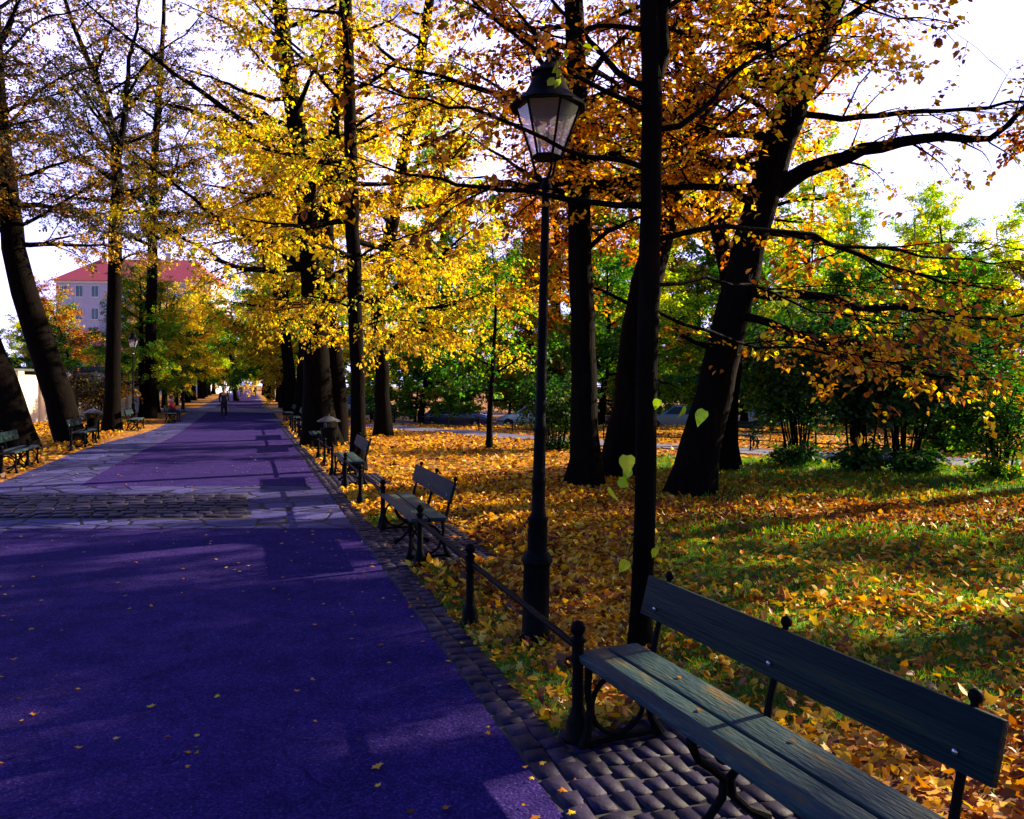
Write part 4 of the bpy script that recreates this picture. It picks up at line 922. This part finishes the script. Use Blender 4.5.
# ------------------------------------------------------------------ parked cars
def paint(name, c):
    m, nt, out = nmat(name); b = nd(nt, 'ShaderNodeBsdfPrincipled', i_Roughness=.25, i_Metallic=.2); b.inputs['Base Color'].default_value = (*c, 1)
    b.inputs['Coat Weight'].default_value = .6; nt.links.new(b.outputs[0], out.inputs[0]); return m
M['tyre'] = plain('tyre', [(.3, (.008, .008, .008)), (.7, (.02, .02, .02))], 20, .8)
M['carglass'] = paint('car_glass', (.03, .04, .06)); M['redlight'] = paint('red_lamp', (.35, .01, .01)); M['clear'] = paint('clear_lamp', (.7, .7, .7))
def car(loc, rz, pm, label, hatch=False):
    r = empty('parked_car', loc, rz, label, 'car', 'cars parked along the street beyond the lawn')
    Lr = 4.3
    # stations along the car: x, half width at sill, belt, z of sill, belt line
    m = MB(); bm = m.bm; rings = []
    stn = [(-2.12, .70, .74, .42, .72), (-2.02, .80, .84, .26, .88), (-1.5, .84, .87, .22, .95), (-.5, .85, .88, .22, .94), (.6, .85, .88, .22, .93), (1.2, .84, .86, .22, .90), (1.9, .80, .82, .25, .74), (2.1, .70, .72, .36, .62)]
    for x, ws, wb, zs, zb in stn:
        pr = [(-ws, zs), (-wb, zs+.14), (-wb-.01, (zs+zb)/2), (-wb+.01, zb-.05), (-wb+.08, zb), (0, zb+.03), (wb-.08, zb), (wb-.01, zb-.05), (wb+.01, (zs+zb)/2), (wb, zs+.14), (ws, zs), (0, zs-.02)]
        rings.append([bm.verts.new((x, y, z)) for y, z in pr])
    for a, b in zip(rings, rings[1:]):
        for k in range(12): bm.faces.new((a[k], a[(k+1) % 12], b[(k+1) % 12], b[k]))
    bm.faces.new(rings[0]); bm.faces.new(rings[-1][::-1])
    roofx = (-1.75, -1.25, .25, 1.0) if hatch else (-1.55, -.85, .25, 1.0)
    rs = []
    for x, w, z in ((roofx[0], .74, .93), (roofx[1], .60, 1.42), (-.4, .61, 1.47), (roofx[2], .60, 1.43), (roofx[3], .74, .91)):
        rs.append([bm.verts.new((x, y, zz)) for y, zz in ((-w, z), (-w+.1, z+.03), (0, z+.045), (w-.1, z+.03), (w, z))])
    for a, b in zip(rs, rs[1:]):
        for k in range(4): bm.faces.new((a[k], b[k], b[k+1], a[k+1]))
    # pillars close the sides of the cabin
    for sg in (-1, 1):
        bot = [bm.verts.new((x, sg*.78, .90)) for x in (roofx[0], roofx[1], -.4, roofx[2], roofx[3])]
        top = [q[0] if sg < 0 else q[4] for q in rs]
        for k in range(4): bm.faces.new((bot[k], bot[k+1], top[k+1], top[k]))
    b = m.build('body', pm, r, smooth=40)
    for sg in (-1, 1):
        for x0, x1, x2, x3 in ((roofx[0]+.32, -.42, -.42, roofx[1]+.06), (-.34, roofx[3]-.22, roofx[2]-.06, -.34)):
            m = MB(); m.quad((x0, sg*.772, .97), (x1, sg*.772, .97), (x2, sg*.632, 1.40), (x3, sg*.632, 1.40)); m.build('side_window', M['carglass'], r)
    m = MB(); m.quad((roofx[3]-.02, -.66, .955), (roofx[3]-.02, .66, .955), (roofx[2]+.06, .56, 1.425), (roofx[2]+.06, -.56, 1.425)); m.build('windscreen', M['carglass'], r)
    m = MB(); m.quad((roofx[0]+.03, -.66, .985), (roofx[0]+.03, .66, .985), (roofx[1]-.06, .55, 1.40), (roofx[1]-.06, -.55, 1.40)); m.build('rear_window', M['carglass'], r)
    for x in (-1.35, 1.32):
        for sg in (-1, 1):
            m = MB(); m.lathe([(.18, -.10), (.30, -.10), (.32, -.07), (.32, .07), (.30, .10), (.18, .10)], 20); w = m.build('wheel', M['tyre'], r, smooth=40)
            w.matrix_local = Matrix.Translation((x, sg*.80, .32)) @ Matrix.Rotation(R(90), 4, 'X')
            m = MB(); m.lathe([(.02, -.105), (.19, -.095), (.19, .095), (.02, .105)], 10); m.build('rim', M['steel'], w, smooth=30)
    for sg in (-1, 1):
        m = MB(); m.box((2.03, sg*.56, .66), (.10, .26, .11), bevel=.02); m.build('headlight', M['clear'], r, smooth=40)
        m = MB(); m.box((-2.07, sg*.62, .74), (.08, .20, .14), bevel=.02); m.build('tail_light', M['redlight'], r, smooth=40)
    return r
for x, y, rz, c, lab, h in ((-3.4, 49.5, R(-9), (.03, .055, .16), 'dark blue parked car seen across the lawn left of the lamp post', True),
                            (1.2, 50.3, R(172), (.55, .60, .66), 'pale silver parked car beside the lamp post', False),
                            (-9.5, 50.6, R(-10), (.02, .025, .04), 'black parked car half hidden by the golden trunks', False),
                            (4.4, 47.2, R(-6), (.16, .02, .03), 'maroon parked car half hidden behind the straight trunk', True),
                            (9.8, 47.6, R(174), (.45, .47, .52), 'grey parked car showing between the dark lawn trunks', True),
                            (15.8, 47.8, R(-6), (.55, .56, .60), 'white parked car behind the shrubs', True),
                            (21.0, 47.0, R(-6), (.20, .03, .05), 'dark red parked car farthest right behind the shrubs', False)):
    car((x, y, float(gz(x, y))+.03), rz, paint('car_paint', c), lab, h)

# ------------------------------------------------------------------ buildings on the left
M['roof_red'] = plain('red_roof_tiles', [(.3, (.30, .035, .06)), (.6, (.42, .060, .085)), (.8, (.50, .12, .11))], 3, .7, .5, 14, stretch=(1, 1, 4))
M['plaster'] = plain('pale_plaster', [(.3, (.46, .44, .56)), (.7, (.58, .55, .66))], 1.5, .8, .2)
M['cream'] = plain('cream_plaster', [(.3, (.62, .52, .42)), (.7, (.80, .72, .60))], 1.2, .8, .2)
M['white'] = plain('white_paint', [(.3, (.65, .65, .68)), (.7, (.8, .8, .8))], 2, .6)
M['winglass'] = paint('window_glass', (.06, .08, .13)); M['copper'] = plain('green_copper', [(.3, (.10, .28, .30)), (.7, (.18, .40, .40))], 2, .6)
def window(parent, c, w, h, rz=0):
    f = MB(); fr_ = .09
    f.box((c[0], c[1]-.05, c[2]+h/2-fr_/2), (w, .14, fr_)); f.box((c[0], c[1]-.05, c[2]-h/2+fr_/2), (w, .14, fr_))
    for sx in (-1, 1): f.box((c[0]+sx*(w/2-fr_/2), c[1]-.05, c[2]), (fr_, .14, h-2*fr_-.004))
    f.box((c[0], c[1]-.045, c[2]), (.06, .10, h-2*fr_-.004))
    o = f.build('window', M['white'], parent)
    g_ = MB(); g_.box((c[0], c[1]-.02, c[2]), (w-2*fr_-.01, .06, h-2*fr_-.01)); g_.build('pane', M['winglass'], o)
    s_ = MB(); s_.box((c[0], c[1]-.10, c[2]-h/2-.07), (w+.25, .22, .12)); s_.build('sill', M['white'], o)
def house(name, loc, rz, L_, D_, H_, roofh, hip, label, rows, cols, wallm):
    e = empty(name, loc, rz, label, 'building')
    m = MB(); m.box((0, D_/2, H_/2), (L_, D_, H_)); m.build('wall', wallm, e)
    m = MB(); m.box((0, D_/2, H_-.15), (L_+.5, D_+.5, .45)); m.build('cornice', M['white'], e)
    m = MB(); bm = m.bm; o = .7; z0 = H_+.08
    bs = [bm.verts.new(v) for v in ((-L_/2-o, -o, z0), (L_/2+o, -o, z0), (L_/2+o, D_+o, z0), (-L_/2-o, D_+o, z0))]
    tp = [bm.verts.new(v) for v in ((-L_/2+hip, D_/2, z0+roofh), (L_/2-hip, D_/2, z0+roofh))]
    bm.faces.new((bs[0], bs[1], tp[1], tp[0])); bm.faces.new((bs[2], bs[3], tp[0], tp[1])); bm.faces.new((bs[1], bs[2], tp[1])); bm.faces.new((bs[3], bs[0], tp[0])); bm.faces.new(bs[::-1])
    rf = m.build('roof', M['roof_red'], e)
    for x in (-L_*.28, L_*.15):
        c = MB(); c.box((x, D_/2-1, z0+roofh+.1), (1.0, .8, 1.5)); c.box((x, D_/2-1, z0+roofh+.92), (1.2, 1.0, .16)); c.build('chimney', wallm, rf)
    fh = H_/rows
    for a in range(rows):
        for b in range(cols): window(e, (-L_/2+(b+.5)*L_/cols, -.0, (a+.55)*fh), min(1.5, L_/cols*.5), fh*.52)
    return e
q = at(134, 383, 150)
house('red_roofed_house', (q[0], 150, 0), R(5), 28, 15, 21.0, 5.2, 5, 'large pale house with a long red hipped roof far behind the left trees', 5, 10, M['plaster'])
q = at(92, 383, 76)
house('low_house', (q[0]-1, 76, 0), R(10), 9.5, 7, 5.0, 2.2, 1.5, 'low house with a crimson roof below the large red roofed one', 1, 4, M['plaster'])
# pale garden wall with piers
w0 = np.array((-24.6, 33.0, 0)); w1 = np.array((-23.2, 48.5, 0)); d_ = w1-w0; LW = np.linalg.norm(d_); e = empty('pale_wall', w0, math.atan2(d_[1], d_[0]), 'pale plastered garden wall with piers behind the leaning trunks', 'wall')
m = MB(); m.box((LW/2, .15, 1.2), (LW, .30, 2.4)); m.build('wall_panel', M['cream'], e)
for k in range(9):
    m = MB(); x = .25+k*(LW-.5)/8; m.box((x, -.02, 1.29), (.42, .46, 2.58), bevel=.02); m.build('pier', M['cream'], e)
m = MB(); m.box((LW/2, .13, 2.64), (LW+.3, .62, .12), bevel=.02); m.build('coping', M['slate'], e)
# the shaded pavilion right of it
e = empty('grey_pavilion', (-27.6, 53, 0), R(4), 'low bluish pavilion with tall panes beyond the pale wall', 'building')
m = MB(); m.box((0, 2.5, 1.4), (4.6, 5, 2.8)); m.build('wall', M['plaster'], e)
m = MB(); m.box((0, 2.5, 2.95), (5.2, 5.6, .28), bevel=.04); m.build('roof', M['slate'], e)
for k in range(4): window(e, (-1.65+k*1.1, 0, 1.35), .8, 2.0)

# ------------------------------------------------------------------ people
SKIN = plain('skin', [(.3, (.36, .19, .13)), (.7, (.48, .27, .20))], 6, .6)
HAIR = plain('hair', [(.3, (.012, .009, .008)), (.7, (.04, .025, .02))], 30, .6)
def cloth(name, c): return plain(name, [(.3, tuple(v*.75 for v in c)), (.7, c)], 14, .85, .3)
def skin_mesh(name, verts, edges, radii, root=0, sub=2):
    me = bpy.data.meshes.new(name); me.from_pydata([tuple(v) for v in verts], edges, []); ob = bpy.data.objects.new(name+'_tmp', me); COL.objects.link(ob)
    md = ob.modifiers.new('s', 'SKIN'); md.use_smooth_shade = True
    for i, rr in enumerate(radii):
        sv = me.skin_vertices[0].data[i]; sv.radius = (rr, rr) if not hasattr(rr, '__len__') else rr; sv.use_root = (i == root)
    sm = ob.modifiers.new('d', 'SUBSURF'); sm.levels = sub; sm.render_levels = sub
    dg = bpy.context.evaluated_depsgraph_get(); out = bpy.data.meshes.new_from_object(ob.evaluated_get(dg)); bpy.data.objects.remove(ob)
    out.name = name; out.polygons.foreach_set('use_smooth', np.ones(len(out.polygons), bool)); return out
def person(loc, rz, h, label, top, legs, stride=.16, coat=False, sit=False, group=None, hair=HAIR):
    """facing local -y; hip height, knees, elbows set for walking or sitting"""
    e = empty('person', loc, rz, label, 'person', group); k = h/1.75
    hip = .92 if not sit else .585
    def J(x, y, z): return np.array((x, y, z))*k
    up = lambda x, y, z: J(x, y, hip+z)
    if sit:
        la = [J(-.10, -.02, .585), J(-.13, -.42, .53), J(-.13, -.43, .08), J(-.13, -.58, .04)]; ra = [J(.10, -.02, .585), J(.13, -.42, .53), J(.13, -.40, .08), J(.14, -.55, .04)]
        lh = [up(-.20, .0, .50), up(-.26, -.04, .24), up(-.18, -.26, .12)]; rh = [up(.20, 0, .50), up(.26, -.04, .24), up(.18, -.26, .12)]
    else:
        s_ = stride
        la = [J(-.09, 0, .90), J(-.10, -s_*.9, .50), J(-.10, -s_*.8-.02, .08), J(-.11, -s_*.8-.18, .04)]; ra = [J(.09, 0, .90), J(.10, -.03+s_*.3, .49), J(.10, s_*1.3, .10), J(.11, s_*1.3-.13, .03)]
        lh = [up(-.20, 0, .50), up(-.25, .07, .24), up(-.24, .02, -.02)]; rh = [up(.20, 0, .50), up(.25, -.02, .24), up(.24, -.14, .02)]
    V = [up(0, 0, 0), up(0, .0, .20), up(0, -.01, .44), up(0, 0, .58), up(0, -.015, .67), up(0, -.02, .76)]; Ed = [(0, 1), (1, 2), (2, 3), (3, 4), (4, 5)]
    Rr = [(.14*k, .11*k), (.125*k, .10*k), (.15*k, .11*k), (.055*k, .055*k), (.085*k, .095*k), (.07*k, .085*k)]
    def chain(root, pts, rs):
        prev = root
        for p_, r_ in zip(pts, rs): V.append(p_); Rr.append((r_*k, r_*k)); Ed.append((prev, len(V)-1)); prev = len(V)-1
    for c in (la, ra): chain(0, c[:3], (.085, .058, .042))
    for c in (lh, rh): chain(2, c, (.058, .042, .032)); chain(len(V)-1, [V[-1]+J(0, -.03, -.09)], (.028,))
    body = link(bpy.data.objects.new('body', skin_mesh('person_body', V, Ed, Rr)), e); body.data.materials.append(SKIN)
    def over(name, idx_pts, m_):
        VV, EE, RR = [], [], []
        for pts, rs, root in idx_pts:
            pr = root
            for p_, r_ in zip(pts, rs):
                VV.append(p_); RR.append((r_*k, r_*k) if not hasattr(r_, '__len__') else (r_[0]*k, r_[1]*k))
                if pr is not None: EE.append((pr, len(VV)-1))
                pr = len(VV)-1
        o = link(bpy.data.objects.new(name, skin_mesh(name, VV, EE, RR)), e); o.data.materials.append(m_); return o
    torso = [up(0, 0, -.10 if not sit else .0), up(0, 0, .20), up(0, -.005, .45), up(0, 0, .53)]
    tr = [(.175, .14), (.15, .125), (.175, .135), (.07, .07)]
    if coat: torso = [J(0, .02, .52), up(0, 0, -.15)]+torso[1:]; tr = [(.20, .17), (.185, .15)]+tr[1:]
    n = len(torso)
    over('jacket', [(torso, tr, None), ([p_ for p_ in lh], (.078, .060, .048), n-2), ([p_ for p_ in rh], (.078, .060, .048), n-2)], top)
    over('trousers', [([up(0, 0, .03)], [(.155, .125)], None), (la[:3], (.105, .078, .062), 0), (ra[:3], (.105, .078, .062), 0)], legs)
    for c in (la, ra):
        m = MB(); a = Vector(c[2]); b = Vector(c[3]); m.tube([a+Vector((0, .05*k, -.04*k)), (a+b)/2+Vector((0, 0, -.035*k)), b], [.042*k, .050*k, .036*k], 8); m.build('shoe', HAIR, e, smooth=60)
    hc = up(0, .005, .725); m = MB(); m.lathe([(.03*k, .13*k), (.07*k, .115*k), (.098*k, .07*k), (.108*k, .02*k), (.10*k, -.05*k), (.06*k, -.075*k)][::-1], 14, hc+J(0, .022, 0)); m.build('hair', hair, e, smooth=60)
    m = MB(); m.tube([V[4]+J(0, -.085, .035), V[4]+J(0, -.115, .0), V[4]+J(0, -.095, -.012)], [.008*k, .015*k, .008*k], 6); m.build('nose', SKIN, body, smooth=60)
    for sx in (-1, 1):
        m = MB(); m.lathe([(.002, -.010), (.010, -.004), (.010, .004), (.002, .010)], 8, V[4]+J(sx*.032, -.088, .045)); m.build('eye', HAIR, body, smooth=60)
        m = MB(); m.tube([V[4]+J(sx*.092, .01, .05), V[4]+J(sx*.10, .015, .02), V[4]+J(sx*.09, .005, -.01)], [.010*k, .014*k, .008*k], 6); m.build('ear', SKIN, body, smooth=60)
    m = MB(); m.tube([V[4]+J(-.025, -.088, -.045), V[4]+J(0, -.096, -.047), V[4]+J(.025, -.088, -.045)], .006*k, 6); m.build('mouth', cloth('lips', (.30, .10, .09)), body, smooth=60)
    return e
DK = cloth('dark_wool', (.004, .004, .006)); NV = cloth('navy_cloth', (.007, .009, .022)); RD = cloth('red_cloth', (.55, .03, .05)); GY = cloth('grey_cloth', (.10, .10, .12))
def on(px_, py_): q = gp(px_, py_); return (q[0], q[1], .01)
AL = math.atan2(U[1], U[0])-math.pi/2              # turn along the alley
person(on(224, 418), AL, 1.72, 'person in a long dark coat walking alone towards us on the alley', DK, DK, .17, coat=True)
q = gp(172, 422.5); s, t = tos(q[0], q[1]); q = st(s+.45, t-.06); person((q[0], q[1], .05), THETA+math.pi, 1.62, 'person in a red jacket sitting on the far left bench', RD, NV, sit=True)
for px_, py_, tp, lg, lab, dr in ((235.5, 397.8, DK, NV, 'far person in dark clothes at the left of the distant walkers', 0), (241.5, 397.5, NV, DK, 'far person in navy walking beside another, nearer the left', 0),
                                  (254.5, 398, DK, DK, 'far person in black at the right of the distant walkers', math.pi), (250.5, 391.5, GY, NV, 'farthest tiny person in grey at the end of the alley', math.pi)):
    person(on(px_, py_), AL+dr, 1.7, lab, tp, lg, .15)
q = st(60, -4.3); person((q[0], q[1], .01), AL+2, 1.7, 'dark clothed person standing at the left verge behind the seated one', DK, DK, .03)
# ------------------------------------------------------------------ light, sky, camera
SUN_AZ, SUN_EL = R(62), R(23)
W = bpy.data.worlds.new('World'); SC.world = W; W.use_nodes = True
nt = W.node_tree; nt.nodes.clear(); L = nt.links.new
sky = nd(nt, 'ShaderNodeTexSky', sky_type='NISHITA', sun_disc=False, sun_elevation=SUN_EL, sun_rotation=SUN_AZ, dust_density=1.5, ozone_density=2.5)
hs = nd(nt, 'ShaderNodeHueSaturation', i_Saturation=2.1, i_Hue=.52); L(sky.outputs[0], hs.inputs['Color'])
tc = nd(nt, 'ShaderNodeTexCoord'); mp = nd(nt, 'ShaderNodeMapping'); mp.inputs['Scale'].default_value = (1, 1, 2.2); L(tc.outputs['Generated'], mp.inputs['Vector'])
nz = nd(nt, 'ShaderNodeTexNoise', i_Scale=2.6, i_Detail=8.0, i_Roughness=.6); L(mp.outputs[0], nz.inputs['Vector'])
f = ramp(nt, nz.outputs['Fac'], [(.34, (.4, .4, .4)), (.52, (.9, .9, .9))])
sp = nd(nt, 'ShaderNodeSeparateXYZ'); L(tc.outputs['Generated'], sp.inputs[0])
hi = ramp(nt, sp.outputs[2], [(.36, (1, 1, 1)), (.56, (.10, .10, .10))])     # cloud masked off overhead, out of view, to cut fill light
frt = ramp(nt, sp.outputs[1], [(.0, (.22, .22, .22)), (.30, (1, 1, 1))])        # and dimmed behind the camera too, to lower the ambient
hm = nd(nt, 'ShaderNodeMix', data_type='RGBA', blend_type='MULTIPLY'); hm.inputs[0].default_value = 1; L(hi, hm.inputs[6]); L(frt, hm.inputs[7]); hi = hm.outputs[2]
fm = nd(nt, 'ShaderNodeMix', data_type='RGBA', blend_type='MULTIPLY'); fm.inputs[0].default_value = 1; L(f, fm.inputs[6]); L(hi, fm.inputs[7]); f = fm.outputs[2]
mx = nd(nt, 'ShaderNodeMix', data_type='RGBA'); L(f, mx.inputs[0]); L(hs.outputs[0], mx.inputs[6]); mx.inputs[7].default_value = (9.5, 8.8, 18, 1)
bg = nd(nt, 'ShaderNodeBackground', i_Strength=.055); L(mx.outputs[2], bg.inputs['Color'])
wo = nd(nt, 'ShaderNodeOutputWorld'); L(bg.outputs[0], wo.inputs[0])
sd = bpy.data.lights.new('sun', 'SUN'); sd.energy = 5.0; sd.angle = R(.5); sd.color = (1, .81, .53)
so = link(bpy.data.objects.new('sun', sd))
dv = Vector((math.sin(SUN_AZ)*math.cos(SUN_EL), math.cos(SUN_AZ)*math.cos(SUN_EL), math.sin(SUN_EL)))
so.rotation_euler = dv.to_track_quat('Z', 'Y').to_euler(); so.location = dv*60
cd = bpy.data.cameras.new('camera'); cd.sensor_width = 36; cd.lens = 36*F/1024; cd.shift_y = -(409.5-HY)/1024; cd.clip_end = 2000; cd.clip_start = .05
co = link(bpy.data.objects.new('camera', cd)); co.location = (0, 0, H); co.rotation_euler = (R(90), 0, 0)
SC.camera = co
vs = SC.view_settings; vs.view_transform = 'Standard'; vs.look = 'None'; vs.gamma = 1; vs.use_curve_mapping = False; vs.exposure = 1.85
SC.render.engine = 'CYCLES'; cy = SC.cycles
cy.max_bounces = 6; cy.diffuse_bounces = 3; cy.glossy_bounces = 2; cy.transmission_bounces = 4; cy.transparent_max_bounces = 8
cy.caustics_reflective = False; cy.caustics_refractive = False; cy.sample_clamp_indirect = 4
cy.use_denoising = True
